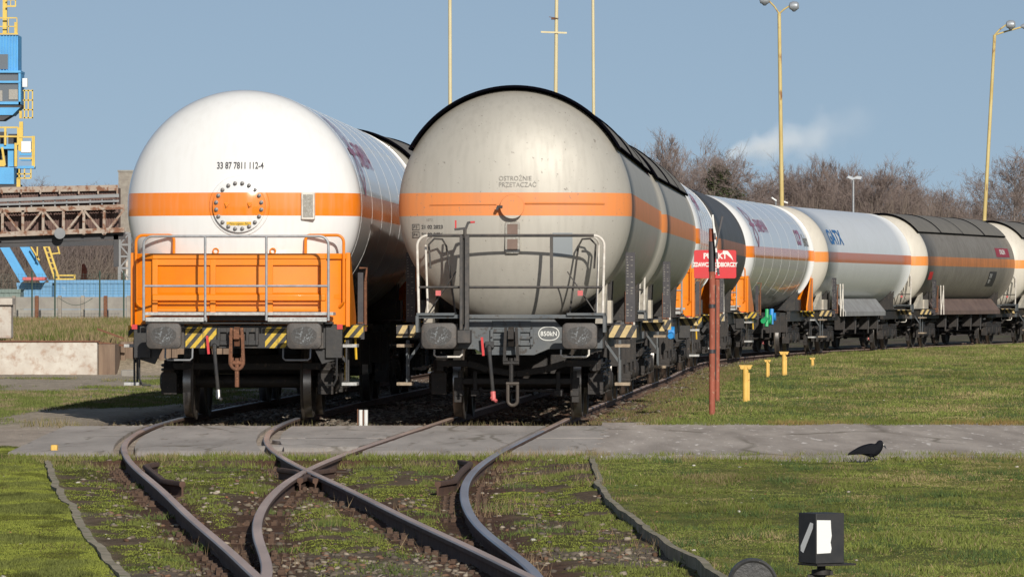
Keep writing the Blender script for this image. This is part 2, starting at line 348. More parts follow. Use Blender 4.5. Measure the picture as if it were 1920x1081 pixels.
def spring(mb, x, y, z0, z1, r=0.10, wire=0.019, turns=5):
    n = turns*12; mb.tube([(x+r*math.cos(i/12*2*math.pi), y+r*math.sin(i/12*2*math.pi), z0+(z1-z0)*i/n) for i in range(n+1)], wire, 6)

def make_bogie(root, yc, white=False):
    f = MB()
    for sx in (-1, 1):
        x0, x1 = sorted((sx*0.93, sx*1.07))
        poly = [(-1.35, 0.62), (-1.25, 0.74), (-0.55, 0.76), (-0.35, 0.66), (0.35, 0.66), (0.55, 0.76), (1.25, 0.74), (1.35, 0.62), (1.30, 0.56), (0.62, 0.58), (0.40, 0.34), (-0.40, 0.34), (-0.62, 0.58), (-1.30, 0.56)]
        f.prism(poly, 'x', x0, x1)
        f.prism([(-0.32, 0.38), (-0.32, 0.62), (0.32, 0.62), (0.32, 0.38)], 'x', sx*1.07, sx*1.10)
        for ya in (-0.9, 0.9):
            for dy in (-0.36, 0.36): f.box(min(sx*0.9, sx*1.1), max(sx*0.9, sx*1.1), ya+dy-0.05, ya+dy+0.05, 0.30, 0.58)
    f.box(-1.0, 1.0, -0.22, 0.22, 0.55, 0.80)
    f.lathe([(0.80, 0.30), (0.90, 0.30)], (0, 0, 0), 'z', 20)
    for sy in (-1, 1):        # curved end beam, brake beam and its hangers
        if white:
            f.beam((-0.95, sy*1.30, 0.66), (0.95, sy*1.30, 0.66), 0.05, 0.09); f.beam((-0.60, sy*0.25, 0.40), (0.60, sy*0.25, 0.40), 0.04, 0.06); continue
        pts = [(-1.0, .70), (-0.62, .70), (-0.36, .62), (0, .565), (0.36, .62), (0.62, .70), (1.0, .70)]
        for a, b in zip(pts[:-1], pts[1:]): f.beam((a[0], sy*1.48, a[1]), (b[0], sy*1.48, b[1]), 0.06, 0.085)
        for sx in (-1, 1): f.box(min(sx*.93, sx*1.02), max(sx*.93, sx*1.02), min(sy*1.28, sy*1.50), max(sy*1.28, sy*1.50), 0.60, 0.735)
        f.beam((-0.74, sy*1.40, 0.47), (0.74, sy*1.40, 0.47), 0.05, 0.075)
        f.beam((-0.60, sy*1.36, 0.35), (0.60, sy*1.36, 0.35), 0.03, 0.035)
        for x in (-0.72, -0.53, 0.53, 0.74):
            f.beam((x, sy*1.42, 0.60), (x, sy*1.42, 0.32), 0.055, 0.04); f.box(x-0.055, x+0.055, sy*1.42-0.04, sy*1.42+0.04, 0.28, 0.36)
        for x in (-0.75, 0.75): f.box(x-0.05, x+0.05, sy*1.40-0.045, sy*1.40+0.045, 0.20, 0.52)   # brake blocks
    bo = f.build('bogie', 'grime', root, bevel=0.008, loc=(0, yc, 0))
    prof = [(-0.055, 0.05), (-0.055, 0.10), (-0.02, 0.11), (0.0, 0.20), (0.005, 0.36), (-0.05, 0.395), (-0.065, 0.41), (-0.065, 0.452), (0.035, 0.459), (0.045, 0.475), (0.06, 0.488), (0.072, 0.484), (0.075, 0.40), (0.05, 0.385), (0.035, 0.34), (0.035, 0.12), (0.06, 0.10), (0.06, 0.05)]
    whl = {}
    for ya in (-0.9, 0.9):
        ax = MB(); ax.lathe([(-1.1, 0.06), (-0.85, 0.075), (0.85, 0.075), (1.1, 0.06)], (0, ya, 0.46), 'x', 16); ax.build('axle', 'grime', bo)
        for sx in (-1, 1):
            if sx not in whl:
                wv = MB(); wv.lathe([(-sx*t, r) for t, r in prof], (0, 0, 0), 'x', 56, caps=False)
                mi = []
                for i in range(len(prof)-1): mi += [1 if i in (7,) else 0]*56
                wv.mi = mi
                o = wv.build('wheel', ['wheel', 'tread'], bo, angle=40); whl[sx] = o
            else:
                o = whl[sx].copy(); C.objects.link(o); o.parent = bo
            o.location = (sx*0.755, ya, 0.46)
            bxm = MB()
            bxm.lathe([(sx*0.90, 0.13), (sx*1.12, 0.13), (sx*1.15, 0.09)], (0, ya, 0.46), 'x', 14)
            bxm.box(min(sx*.93, sx*1.09), max(sx*.93, sx*1.09), ya-0.42, ya+0.42, 0.36, 0.42)
            bxm.build('axle_box', 'grime', bo)
            for dy in (-0.28, 0.28):
                if 's' not in whl: sp = MB(); spring(sp, 0, 0, 0.42, 0.70); o = whl['s'] = sp.build('spring', 'black', bo)
                else: o = whl['s'].copy(); C.objects.link(o); o.parent = bo
                o.location = (sx*1.0, ya+dy, 0)
    return bo

def rounded_rect(w, h, r, n=5):
    pts = []
    for cx, cz, a in ((w/2-r, h/2-r, 0), (-w/2+r, h/2-r, 90), (-w/2+r, -h/2+r, 180), (w/2-r, -h/2+r, 270)):
        pts += arc(cx, cz, r, a, a+90, n)
    return pts

def buffers(root, bw=0.44, bh=0.325, y0=0.0, hs=0.62, z=1.06, body='black', xx=0.875):
    res = []
    proto = None
    for sx in (-1, 1):
        mb = MB(); rr = rounded_rect(bw, bh, 0.07); n = len(rr)
        ys = ((0.000, 0.90), (0.006, 0.97), (0.02, 1.0), (0.045, 1.0)); vs = []
        for y, k in ys: vs += [(p*k, y, q*k) for p, q in rr]
        fs = [(i*n+j, (i+1)*n+j, (i+1)*n+(j+1) % n, i*n+(j+1) % n) for i in range(len(ys)-1) for j in range(n)]+[tuple(range(n)), tuple(range(4*n-1, 3*n-1, -1))]
        mb.add(vs, fs)
        mb.lathe([(0.045, 0.09), (0.30, 0.09)], (0, 0, 0), 'y', 20, caps=False)
        mb.lathe([(0.25, 0.125), (0.27, 0.14), (hs-0.03, 0.14)], (0, 0, 0), 'y', 20)
        mb.box(-0.2, 0.2, hs-0.035, hs-0.003, -0.16, 0.15)
        if proto is None:
            o = mb.build('buffer', 'buffer', root, bevel=0.0); proto = o
            g = MB(); pr = [(0.16*math.cos(a)*(1+0.04*math.sin(3*a)), -0.0015, 0.118*math.sin(a)*(1+0.05*math.cos(5*a))) for a in np.linspace(0, 2*math.pi, 29)[:-1]]
            g.add(pr, [tuple(range(28))]); g0 = g.build('grease_mark', 'grease', o)
        else:
            o = proto.copy(); C.objects.link(o); o.parent = root
            g1 = g0.copy(); C.objects.link(g1); g1.parent = o
        o.location = (sx*xx, y0, z); res.append(o)
    return res

def coupling(root, mt, x=0.0, y=0.62):
    mb = MB()
    mb.prism([(-0.09, 1.02), (-0.10, 1.14), (0.02, 1.17), (0.10, 1.08), (0.10, 0.96), (0.03, 0.93), (-0.02, 1.0)], 'x', -0.035, 0.035)
    mb.v = [(a+x, b+y-0.16, c) for a, b, c in mb.v]
    mb.beam((x, y-0.1, 1.06), (x, y+0.02, 1.06), 0.10, 0.10)
    for sx in (-1, 1):
        mb.beam((x+sx*0.065, y-0.20, 1.16), (x+sx*0.085, y-0.17, 0.74), 0.035, 0.055)
        mb.tube([(x+sx*0.09, y-0.17, 0.755), (x+sx*0.04, y-0.17, 0.755)], 0.035, 10)
    mb.tube([(x-0.10, y-0.17, 0.72), (x+0.10, y-0.17, 0.72)], 0.03, 10)
    mb.tube([(x, y-0.17, 0.78), (x, y-0.17, 0.42)], 0.028, 8)
    return mb.build('coupling', mt, root)
def coupling_link(cp, mt, x, y, z0, z1, w=0.075, r=0.018):
    mb = MB(); pts = [(x-w, y, z1), (x-w, y, z0+w)]+[(p, y, q) for p, q in arc(x, z0+w, w, 180, 360, 10)]+[(x+w, y, z1)]
    mb.tube(pts, r, 8); mb.tube([(x-w-0.02, y, z1), (x+w+0.02, y, z1)], 0.024, 8)
    return mb.build('link', mt, cp)
def hose(root, x, z0=1.0, z1=0.42, y=0.5, cock='red', end='tread'):
    mb = MB(); mb.tube([(x-0.02, y+0.1, z0), (x-0.01, y-0.02, z0-0.03), (x, y-0.06, z0-0.14), (x+0.015, y-0.07, (z0+z1)/2), (x+0.035, y-0.06, z1+0.08), (x+0.04, y-0.05, z1)], [.034, .034, .026, .024, .024, .026], 10)
    mb.box(x-0.06, x+0.05, y, y+0.12, z0-0.03, z0+0.05)
    o = mb.build('brake_hose', 'black', root)
    e = MB(); e.tube([(x+0.04, y-0.05, z1+0.02), (x+0.05, y-0.07, z1-0.09)], [.034, .03], 10); e.tube([(x+0.02, y-0.06, z1-0.05), (x+0.09, y-0.09, z1-0.10)], 0.022, 8)
    e.build('hose_end', end, o)
    c = MB(); c.beam((x-0.10, y-0.03, z0+0.10), (x-0.08, y-0.03, z0-0.13), 0.03, 0.02); c.build('cock_handle', cock, o)
    return o

def steps(root, sx=1, y=0.95, mt='black'):
    mb = MB(); x = sx*1.34
    for dy in (0.0, 0.36): mb.beam((x, y+dy, 1.0), (x, y+dy, 0.44), 0.05, 0.02, up=(1, 0, 0))
    mb.beam((x-sx*0.22, y+0.03, 1.03), (x, y+0.03, 0.72), 0.05, 0.03)
    o = mb.build('step_frame', mt, root)
    for z, mtt in ((0.93, 'grating'), (0.45, 'grating')):
        t = MB(); t.box(min(x-sx*0.06, x+sx*0.13), max(x-sx*0.06, x+sx*0.13), y-0.03, y+0.39, z-0.02, z+0.02)
        t.build('tread', 'grating' if mt == 'black' else 'wood_tread', o, bevel=0.004)
    return o

def end_common(root, kind, parts):
    """parts shared by each end of a wagon; everything it creates is appended to parts"""
    white = kind in ('white',)
    body = 'black' if white else 'slate'
    parts += buffers(root, body=body)
    # side sills running back to the bogie and the draw gear
    f = MB()
    for sx in (-1, 1):
        x0, x1 = sorted((sx*1.06, sx*1.16)); f.box(x0, x1, 0.70, 4.9, 0.90, 1.18)
        x0, x1 = sorted((sx*0.98, sx*1.22)); f.box(x0, x1, 0.72, 4.9, 1.185, 1.205)
    f.box(-0.35, 0.35, 0.72, 4.9, 0.93, 1.13); f.box(-1.05, 1.05, 2.9, 3.5, 0.92, 1.12); f.box(-1.05, 1.05, 4.6, 4.8, 0.94, 1.14)
    # saddle cradling the tank
    sad = [(-1.15, 1.2), (1.15, 1.2)]+[((TR+0.012)*math.cos(R(a)), TZ+(TR+0.012)*math.sin(R(a))) for a in np.linspace(-38, -142, 18)]
    f.prism(sad, 'y', 3.0, 3.06); f.prism(sad, 'y', 3.5, 3.56)
    parts.append(f.build('end_frame', 'black' if white else 'grime', root, bevel=0.006))
    for sx in (-1, 1):
        g = MB(); x0, x1 = sorted((sx*1.03, sx*1.14))
        if not white: g.prism([(1.05, 1.21), (2.35, 1.21), (2.35, 1.72)], 'x', x0, x1)
        g.box(min(sx*1.10, sx*1.19), max(sx*1.10, sx*1.19), 2.36, 3.0, 1.21, 1.50)
        parts.append(g.build('gusset', 'black' if white else 'gusset', root))
    # hazard striped side plates and upright data boards
    for sx in (-1, 1):
        h = MB(); x0, x1 = sorted((sx*1.18, sx*(1.50 if white else 1.53))); h.box(x0, x1, 1.72, 1.745, 1.03, 1.185); h.box(x0, x1, 1.745, 2.60, 1.165, 1.185)
        parts.append(h.build('hazard_plate', 'hazard_front' if white else 'hazard_dirty', root))
        b = MB(); x0, x1 = sorted((sx*1.36, sx*(1.48 if not white else 1.43)))
        b.box(x0, x1, 2.78, 2.83, 1.22, 2.12 if not white else 1.86); b.box(min(sx*1.20, sx*1.44), max(sx*1.20, sx*1.44), 2.84, 2.90, 1.0, 1.2)
        if not white:
            rr = random.Random(3)
            for i in range(22):
                z = 2.06-i*0.036
                if rr.random() < 0.7: b.box(x0+0.012, x0+0.012+rr.uniform(0.01, 0.03), 2.7765, 2.779, z-0.005, z+0.007, 1)
                if rr.random() < 0.6: b.box(x0+0.065, x0+0.065+rr.uniform(0.01, 0.035), 2.7765, 2.779, z-0.006, z+0.004, 1)
        parts.append(b.build('data_board', ['board', 'ink_grey'], root))
        parts.append(steps(root, sx, 0.95, 'black' if white else 'slate'))
        m = MB(); m.tube([(sx*1.42, 3.35, 1.1), (sx*1.42, 3.35, 1.75)], 0.022, 7); m.tube([(sx*1.42, 3.35, 1.75), (sx*1.44, 3.4, 1.92), (sx*1.34, 3.4, 1.92)], 0.016, 7)
        m.beam((sx*1.36, 3.32, 1.1), (sx*1.36, 3.32, 1.62), 0.07, 0.05)
        parts.append(m.build('valve_lever', 'rust', root))
    return parts

def end_white(root):
    P = end_common(root, 'white', [])
    f = MB()   # headstock
    f.box(-1.31, 1.27, 0.62, 0.70, 0.90, 1.19)
    for sx in (-1, 1):
        f.box(min(sx*1.10, sx*1.31), max(sx*1.10, sx*1.31), 0.60, 0.70, 0.78, 1.19)
        f.prism([(sx*1.31, 1.0), (sx*1.31, 0.78), (sx*1.05, 0.70), (sx*0.95, 0.90)], 'y', 0.66, 0.69)
    f.box(-0.26, 0.26, 0.575, 0.62, 1.10, 1.16); f.box(-0.26, 0.26, 0.575, 0.62, 0.94, 1.0)
    for x in (-0.24, -0.12, 0.12, 0.24): f.box(x-0.02, x+0.02, 0.57, 0.62, 0.94, 1.16)
    f.box(-1.15, 1.2, 0.50, 0.66, 1.205, 1.235)
    P.append(f.build('headstock', 'black', root, bevel=0.006))
    for a, b in ((-0.66, -0.445), (-0.44, -0.27), (0.34, 0.50), (0.505, 0.63)):
        hz = MB(); hz.box(a, b, 0.612, 0.622, 0.905, 1.175); P.append(hz.build('hazard_stripes', 'hazard_front', root))
    # orange crash box with splayed wings, recessed panels and sill
    b = MB()
    b.prism([(-1.36, 1.02), (-1.36, 0.98), (-1.07, 0.80), (1.07, 0.80), (1.36, 0.98), (1.36, 1.02), (1.05, 0.86), (-1.05, 0.86)], 'z', 1.19, 2.06)
    b.prism([(-1.38, 1.03), (-1.38, 0.95), (-1.08, 0.745), (1.08, 0.745), (1.38, 0.95), (1.38, 1.03)], 'z', 2.02, 2.09)
    for x in (-1.06, -0.33, 0.39, 1.06): b.box(x-0.035, x+0.035, 0.758, 0.80, 1.24, 2.02)
    b.box(-1.06, 1.06, 0.761, 0.80, 1.94, 2.02)
    b.prism([(0.80, 1.60), (0.735, 1.57), (0.735, 1.50), (0.80, 1.49)], 'x', -1.09, 1.09)
    b.box(-1.06, 1.06, 0.765, 0.80, 1.36, 1.40); b.box(-1.06, 1.06, 0.763, 0.80, 1.24, 1.28)
    for sx in (-1, 1):
        b.box(min(sx*1.33, sx*1.385), max(sx*1.33, sx*1.385), 0.93, 1.06, 1.17, 2.10)
        b.prism([(1.06, 1.19), (1.06, 2.09), (1.30, 2.09), (2.3, 1.30), (2.3, 1.19)], 'x', min(sx*1.33, sx*1.37), max(sx*1.33, sx*1.37))
        b.beam((sx*1.15, 0.88, 1.55), (sx*1.34, 0.99, 1.55), 0.05, 0.07)
    bx = b.build('end_box', 'orange', root, bevel=0.006); P.append(bx)
    for x in (-0.30, 0.42):
        e = MB(); e.tube([(x+0.035*math.cos(a), 0.83, 2.12+0.035*math.sin(a)) for a in np.linspace(0, 2*math.pi, 13)[:-1]], 0.009, 6, closed=True)
        e.build('lifting_eye', 'orange', bx)
    for sx in (-1, 1):
        t = MB(); xo, xi = sx*1.31, sx*0.83
        pts = [(xi, 0.86, 2.08)]+[(sx*p, 0.86, q) for p, q in arc(0.83+0.06, 2.32-0.06, 0.06, 180, 90)]+[(sx*p, 0.86, q) for p, q in arc(1.31-0.09, 2.32-0.09, 0.09, 90, 0)]+[(xo, 0.86, 1.48)]+[(xo-sx*0.05, 0.9, 1.42), (xo-sx*0.05, 1.0, 1.42)]
        t.tube(pts, 0.019, 8); P.append(t.build('handrail', 'orange', root))
    r = MB()
    r.tube(hoop(-1.15, 1.16, 1.25, 2.30, 0.26, 0.11), 0.017, 8)
    for x in (-0.38, 0.385): r.tube([(x, 0.26, 2.30), (x, 0.26, 1.25)], 0.016, 8)
    r.tube([(-1.15, 0.26, 1.68), (1.16, 0.26, 1.68)], 0.015, 8)
    ra = r.build('railing', 'galv', root); P.append(ra)
    s = MB(); s.box(-1.16, 1.22, 0.28, 0.73, 1.315, 1.355); s.box(-1.13, -0.36, 0.277, 0.31, 1.235, 1.29); s.box(0.40, 1.14, 0.277, 0.31, 1.235, 1.29)
    P.append(s.build('footboard', 'grating', root, bevel=0.004))
    s = MB(); s.box(-0.35, 0.39, 0.46, 0.60, 1.25, 1.31); P.append(s.build('step_bracket', 'black', root))
    for x in (-1.30, 1.28):
        rf = MB(); rf.box(x-0.035, x+0.035, 0.585, 0.60, 1.14, 1.20); P.append(rf.build('reflector', 'red', root))
    for sx in (-1, 1):
        t = MB(); t.tube([(sx*0.57, 0.60, 0.90), (sx*0.57, 0.55, 0.78), (sx*0.60, 0.55, 0.755), (sx*0.88, 0.55, 0.755), (sx*0.91, 0.55, 0.78), (sx*0.91, 0.60, 0.90)], 0.012, 6)
        P.append(t.build('shunter_handle', 'galv', root))
        t = MB(); t.tube([(sx*1.24, 0.62, 0.9), (sx*1.24, 0.60, 0.52), (sx*1.20, 0.62, 0.44), (sx*1.10, 0.64, 0.44)], 0.014, 6)
        P.append(t.build('step_hanger', 'black', root))
    cp = coupling(root, 'rust'); coupling_link(cp, 'rust', 0.0, 0.43, 0.64, 1.05, 0.075, 0.022); P.append(cp)
    P.append(hose(root, -0.28, 0.96, 0.36, 0.55))
    y = MB(); y.tube([(1.33, 1.0, 1.0), (1.33, 1.0, 0.50)], 0.02, 6); P.append(y.build('grab_iron', 'yellow', root))
    y = MB(); y.tube([(1.38, 1.9, 1.18), (1.40, 1.9, 0.75)], 0.016, 6); P.append(y.build('grab_iron', 'yellow', root))
    return P

def end_grey(root, hero=False):
    P = end_common(root, 'grey', [])
    f = MB()
    f.prism([(-1.14, 0.90), (-0.46, 0.89), (-0.33, 0.815), (0.28, 0.815), (0.46, 0.89), (1.14, 0.90), (1.14, 1.16), (0.63, 1.16), (0.53, 1.265), (-0.53, 1.265), (-0.63, 1.16), (-1.14, 1.16)], 'y', 0.62, 0.665)
    f.box(-1.14, 1.14, 0.665, 0.76, 1.10, 1.16); f.box(-1.13, 1.13, 0.665, 0.76, 0.905, 0.95)
    f.box(-0.24, 0.24, 0.60, 0.619, 1.17, 1.255)
    for z in (1.12, 1.035, 0.955): f.box(-0.27, 0.27, 0.585, 0.619, z-0.02, z+0.02)
    for x in (-0.25, -0.09, 0.09, 0.25): f.box(x-0.02, x+0.02, 0.575, 0.617, 0.94, 1.14)
    f.box(-0.08, 0.08, 0.53, 0.612, 0.98, 1.10)
    P.append(f.build('headstock', 'slate', root, bevel=0.006))
    for x in (-0.25, 0.25):
        for z in (1.155, 1.04, 0.93): bl = MB(); bl.lathe([(-0.018, 0.012), (0, 0.012)], (x, 0.619 if z > 1.15 else 0.575, z), 'y', 6); P.append(bl.build('bolt', 'grime', root))
    p = MB(); p.box(-1.18, 1.18, 0.37, 0.42, 1.275, 1.325); p.box(-1.18, -0.70, 0.32, 0.74, 1.31, 1.345); p.box(0.70, 1.18, 0.32, 0.74, 1.31, 1.345)
    for sx in (-1, 1): p.box(min(sx*1.15, sx*1.19), max(sx*1.15, sx*1.19), 0.32, 0.70, 1.10, 1.31)
    P.append(p.build('platform', 'slate', root, bevel=0.005))
    for sx in (-1, 1):
        wr = MB(); wr.tube([(sx*1.15, 0.36, 1.34), (sx*1.17, 0.36, 2.17)]+[(sx*p_, 0.36, q) for p_, q in arc(1.17-0.13, 2.18, 0.13, 0, 90, 6)], 0.0165, 8)
        wr.tube([(sx*1.06, 0.72, 1.34), (sx*1.09, 0.72, 2.20)]+[(sx*p_, 0.72-0.03*i, q) for i, (p_, q) in enumerate(arc(1.09-0.10, 2.20, 0.10, 0, 90, 5))], 0.014, 8)
        P.append(wr.build('end_post', 'white_tube', root))
    r = MB(); r.tube([(-1.04, 0.36, 2.31), (1.04, 0.36, 2.31)], 0.019, 8); r.tube([(-1.15, 0.36, 1.665), (1.15, 0.36, 1.665)], 0.016, 8)
    r.box(0.49, 0.53, 0.345, 0.36, 1.67, 2.30)
    for sx in (-1, 1):
        r.tube([(sx*0.72, 0.80, 1.34), (sx*0.83, 0.76, 2.18), (sx*0.88, 0.74, 2.27), (sx*0.98, 0.72, 2.275), (sx*1.05, 0.72, 2.20), (sx*1.03, 0.74, 1.9)], 0.013, 7)
        r.beam((sx*0.70, 0.60, 1.86), (sx*1.05, 0.70, 1.34), 0.025, 0.012)
    P.append(r.build('railing', 'black_tube', root))
    for x in (-0.905, 0.87):
        rf = MB(); rf.box(x-0.033, x+0.033, 0.33, 0.342, 1.56, 1.625); P.append(rf.build('reflector', 'pink', root))
    # hand brake column
    b = MB(); b.box(-0.635, -0.595, 0.26, 0.34, 1.13, 2.31); b.box(-0.570, -0.515, 0.26, 0.34, 1.13, 2.31); b.box(-0.61, -0.53, 0.33, 0.355, 1.2, 2.28)
    b.box(-0.66, -0.50, 0.22, 0.60, 0.97, 1.13)
    bc = b.build('brake_column', 'black_tube', root, bevel=0.005); P.append(bc)
    h = MB(); h.tube([(-0.57, 0.30, 2.28), (-0.57, 0.30, 2.40)], 0.022, 8)
    h.beam((-0.70, 0.30, 2.385), (-0.555, 0.30, 2.40), 0.04, 0.03); h.beam((-0.56, 0.30, 2.39), (-0.53, 0.30, 2.47), 0.035, 0.03); h.beam((-0.54, 0.30, 2.465), (-0.50, 0.30, 2.475), 0.04, 0.03)
    h.build('crank', 'black_tube', bc)
    h = MB(); h.tube([(-0.50, 0.30, 2.475), (-0.445, 0.30, 2.478)], 0.013, 7); h.build('crank_grip', 'red', bc); h = MB(); h.box(-0.695, -0.675, 0.29, 0.31, 2.40, 2.50); h.build('crank_grip', 'red', bc)
    for sx in (-1, 1):
        t = MB(); t.tube([(sx*0.62, 0.60, 0.88), (sx*0.62, 0.54, 0.82), (sx*0.65, 0.54, 0.795), (sx*0.94, 0.54, 0.795), (sx*0.97, 0.54, 0.82), (sx*0.97, 0.60, 0.88)], 0.013, 6)
        P.append(t.build('shunter_handle', 'white_tube', root))
    cp = coupling(root, 'grime'); coupling_link(cp, 'wheel', 0.02, 0.43, 0.19, 0.46, 0.06, 0.022); P.append(cp)
    P.append(hose(root, -0.27, 0.94, 0.34, 0.55, end='pink'))
    for sx in (-1, 1):
        l = MB()
        for y in (3.9, 4.35): l.tube([(sx*1.42, y, 1.02), (sx*1.40, y+0.05, 1.95)], 0.018, 7)
        l.tube([(sx*1.42, 3.9, 1.1), (sx*1.41, 4.38, 1.85)], 0.016, 7)
        P.append(l.build('ladder', 'white_tube', root))
    return P

def make_wagon(kind):
    root = empty('tank_wagon')
    if kind == 'white':
        make_tank(root, ['white_tank', 'white_tank'], seams=8); P = end_white(root)
    elif kind == 'grey':
        make_tank(root, ['grey_tank', 'grey_tank']); make_roof(root); P = end_grey(root)
    elif kind == 'pale':
        make_tank(root, ['cream_tank', 'pale_tank']); P = end_grey(root)
    elif kind == 'grimy':
        make_tank(root, ['cream_tank', 'dark_tank']); make_roof(root, segs=4, amax=52); P = end_grey(root)
    elif kind == 'dark':
        make_tank(root, ['dark_gloss_tank', 'dark_gloss_tank']); P = end_grey(root)
    skip = ('railing', 'end_post', 'platform', 'brake_column', 'reflector', 'shunter_handle', 'ladder', 'data_board', 'bolt', 'brake_hose', 'valve_lever', 'gusset', 'step_frame') if kind != 'white' else ('data_board', 'footboard', 'reflector', 'hazard_stripes', 'valve_lever')
    for p in list(P):                      # the same parts turned about for the far end, less what only the platform end has
        if p.name.split('.')[0] in skip: continue
        q = copy_tree(p, root)
        q.rotation_euler = (0, 0, p.rotation_euler.z+math.pi); q.location = (-p.location.x, WL-p.location.y, p.location.z)
    b = make_bogie(root, 3.25, kind == 'white'); b2 = copy_tree(b, root); b2.location = (0, WL-3.25, 0)
    u = MB()                               # brake gear and tank hardware slung below the middle
    u.lathe([(6.2, 0.20), (7.1, 0.20)], (0.45, 0, 0.92), 'y', 18); u.beam((0.7, 5.0, 0.8), (0.7, 12.5, 0.8), 0.03, 0.05)
    u.box(-0.5, 0.5, 8.2, 9.3, 0.75, 1.25); u.tube([(1.0, 8.0, 1.0), (1.0, 9.6, 1.0)], 0.06, 8)
    u.beam((-0.9, 5.0, 1.1), (-0.9, 12.5, 1.1), 0.08, 0.12); u.beam((0.9, 5.0, 1.1), (0.9, 12.5, 1.1), 0.08, 0.12)
    for y in (5.6, 7.6, 9.9, 11.6): u.box(0.95, 1.2, y, y+0.35, 0.62, 1.05); u.tube([(1.2, y+0.1, 0.5), (1.2, y+0.15, 1.1)], 0.03, 6)
    u.build('brake_gear', 'grime', root)
    if kind in ('grimy', 'pale'):
        s = MB(); mt = 'skirt_brown' if kind == 'grimy' else 'skirt_grey'
        for sx in (-1, 1):
            s.prism([(sx*1.02, 1.50), (sx*1.06, 1.52), (sx*1.36, 1.15), (sx*1.36, 1.02), (sx*1.32, 1.02), (sx*1.32, 1.14)], 'y', 3.1 if kind == 'grimy' else 5.2, 14.4 if kind == 'grimy' else 12.3)
        s.build('skirt', mt, root)
    return root

# ---- centre lines of the two tracks (X as a function of distance)
ML = np.array([(26, -.62), (31, -.52), (34, -.73), (37, -.93), (40, -1.05), (44, -1.135), (48, -1.15), (52, -1.07), (56, -.92), (60, -.72), (65, -.46), (70, -.19), (75, .07), (80, .35), (88, .85), (100, 1.58), (112, 2.36), (124, 3.0), (136, 3.75), (145, 4.68), (152, 5.72), (160, 7.1), (168, 8.7), (178, 11.25), (184, 12.9), (196, 16.25), (210, 20.4), (230, 26.8)])
LLn = np.array([(26, -.1), (31, -.64), (34, -.9), (37, -1.22), (40, -1.53), (44, -1.9), (48, -2.3), (52, -2.72), (56, -3.07), (60, -3.36), (65, -3.55), (70, -3.58), (75, -3.45), (80, -3.22), (88, -2.80), (100, -2.05), (112, -1.35), (130, -.2)])
def smooth_curve(A, sig=2.2):
    z = np.arange(A[0, 0], A[-1, 0], 0.5); x = np.interp(z, A[:, 0], A[:, 1])
    k = np.exp(-0.5*(np.arange(-12, 13)*0.5/sig)**2); k /= k.sum()
    xp = np.pad(x, 12, mode='reflect', reflect_type='odd'); return z, np.convolve(xp, k, 'valid')
CM = smooth_curve(ML); CL = smooth_curve(LLn)
def cx(c, z): return float(np.interp(z, c[0], c[1]))

protos = {}
train_group = {'M': 'tank wagons coupled in the train curving away to the right', 'L': 'tank wagons of the shorter train on the left track'}
wagons = []
def place(kind, c, z0, label, grp, dx=0.0):
    if kind not in protos: root = protos[kind] = make_wagon(kind)
    else: root = copy_tree(protos[kind])
    x0 = cx(c, z0)+dx; z1 = z0+WL
    for _ in range(4):
        x1 = cx(c, z1); z1 = z0+WL*math.cos(math.asin((x1-x0)/WL))
    root.location = (x0, z0, 0); root.rotation_euler = (0, 0, -math.asin((x1-x0)/WL))
    tag(root, label, 'tank wagon', grp); wagons.append(root); return root, z1
POST = []
zz = 70.7
specM = [('grey', 'grey tank wagon with dark sun roof and 850kN mark, leading the middle track'),
         ('grey', 'grey sun-roofed tank wagon coupled second, directly behind the leading grey one'),
         ('white', 'white tank wagon mostly hidden, its lit end showing just left of the red sign'),
         ('dark', 'dark tank wagon whose side shows behind the red sign, before the white one'),
         ('white', 'white tank wagon with maroon lettering and orange end boxes, right of the red sign'),
         ('pale', 'white and cream tank wagon with blue lettering and no end box'),
         ('grimy', 'cream-ended tank wagon with grimy dark side, dark roof and brown skirt'),
         ('grimy', 'last visible tank wagon, cream end cut off by the right edge')]
for kind, lab in specM:
    r_, z1 = place(kind, CM, zz, lab, train_group['M'], 0.12 if zz < 71 else 0.0); POST.append((kind, r_)); zz = z1+0.02
zz = 70.7
specL = [('white', 'white tank wagon with bolted manhole and orange end box, leading the left track'),
         ('grey', 'grey tank wagon whose sun roof peeks between the two leading wagons')]
LW = []
for kind, lab in specL:
    r_, z1 = place(kind, CL, zz, lab, train_group['L'], 0.085 if zz < 71 else 0.0); LW.append(r_); zz = z1+0.02

# individual markings ------------------------------------------------
lead = LW[0]
mh = MB(); yc = 0.79
mh.lathe([(0.06, 0.40), (0.0, 0.375), (-0.01, 0.345)], (0, yc, TZ), 'y', 48)
mho = mh.build('manhole', 'white_tank', lead)
fl = MB(); fl.lathe([(-0.018, 0.335), (-0.055, 0.332), (-0.062, 0.322)], (0, yc, TZ), 'y', 48); fl.build('cover', 'white_tank', mho, angle=40)
for k in range(20):
    a = 2*math.pi*(k+0.5)/20
    b = MB(); b.lathe([(-0.062, 0.026), (-0.075, 0.026), (-0.077, 0.019), (-0.098, 0.019), (-0.102, 0.012)], (0.288*math.cos(a), yc, TZ+0.288*math.sin(a)), 'y', 10); b.build('bolt', 'pipe_bolt', mho)
hd = MB()
for x in (-0.155, 0.135):
    hd.box(x-0.03, x+0.03, yc-0.07, yc-0.06, TZ-0.015, TZ+0.045); hd.tube([(x-0.02, yc-0.075, TZ+0.03), (x+0.0, yc-0.10, TZ-0.01), (x+0.03, yc-0.075, TZ+0.03)], 0.008, 6)
hd.build('handle', 'orange', mho)
pl = MB(); pl.box(-0.155, 0.155, yc-0.066, yc-0.0625, TZ-0.245, TZ-0.198); pl.build('notice', 'yellow', mho)
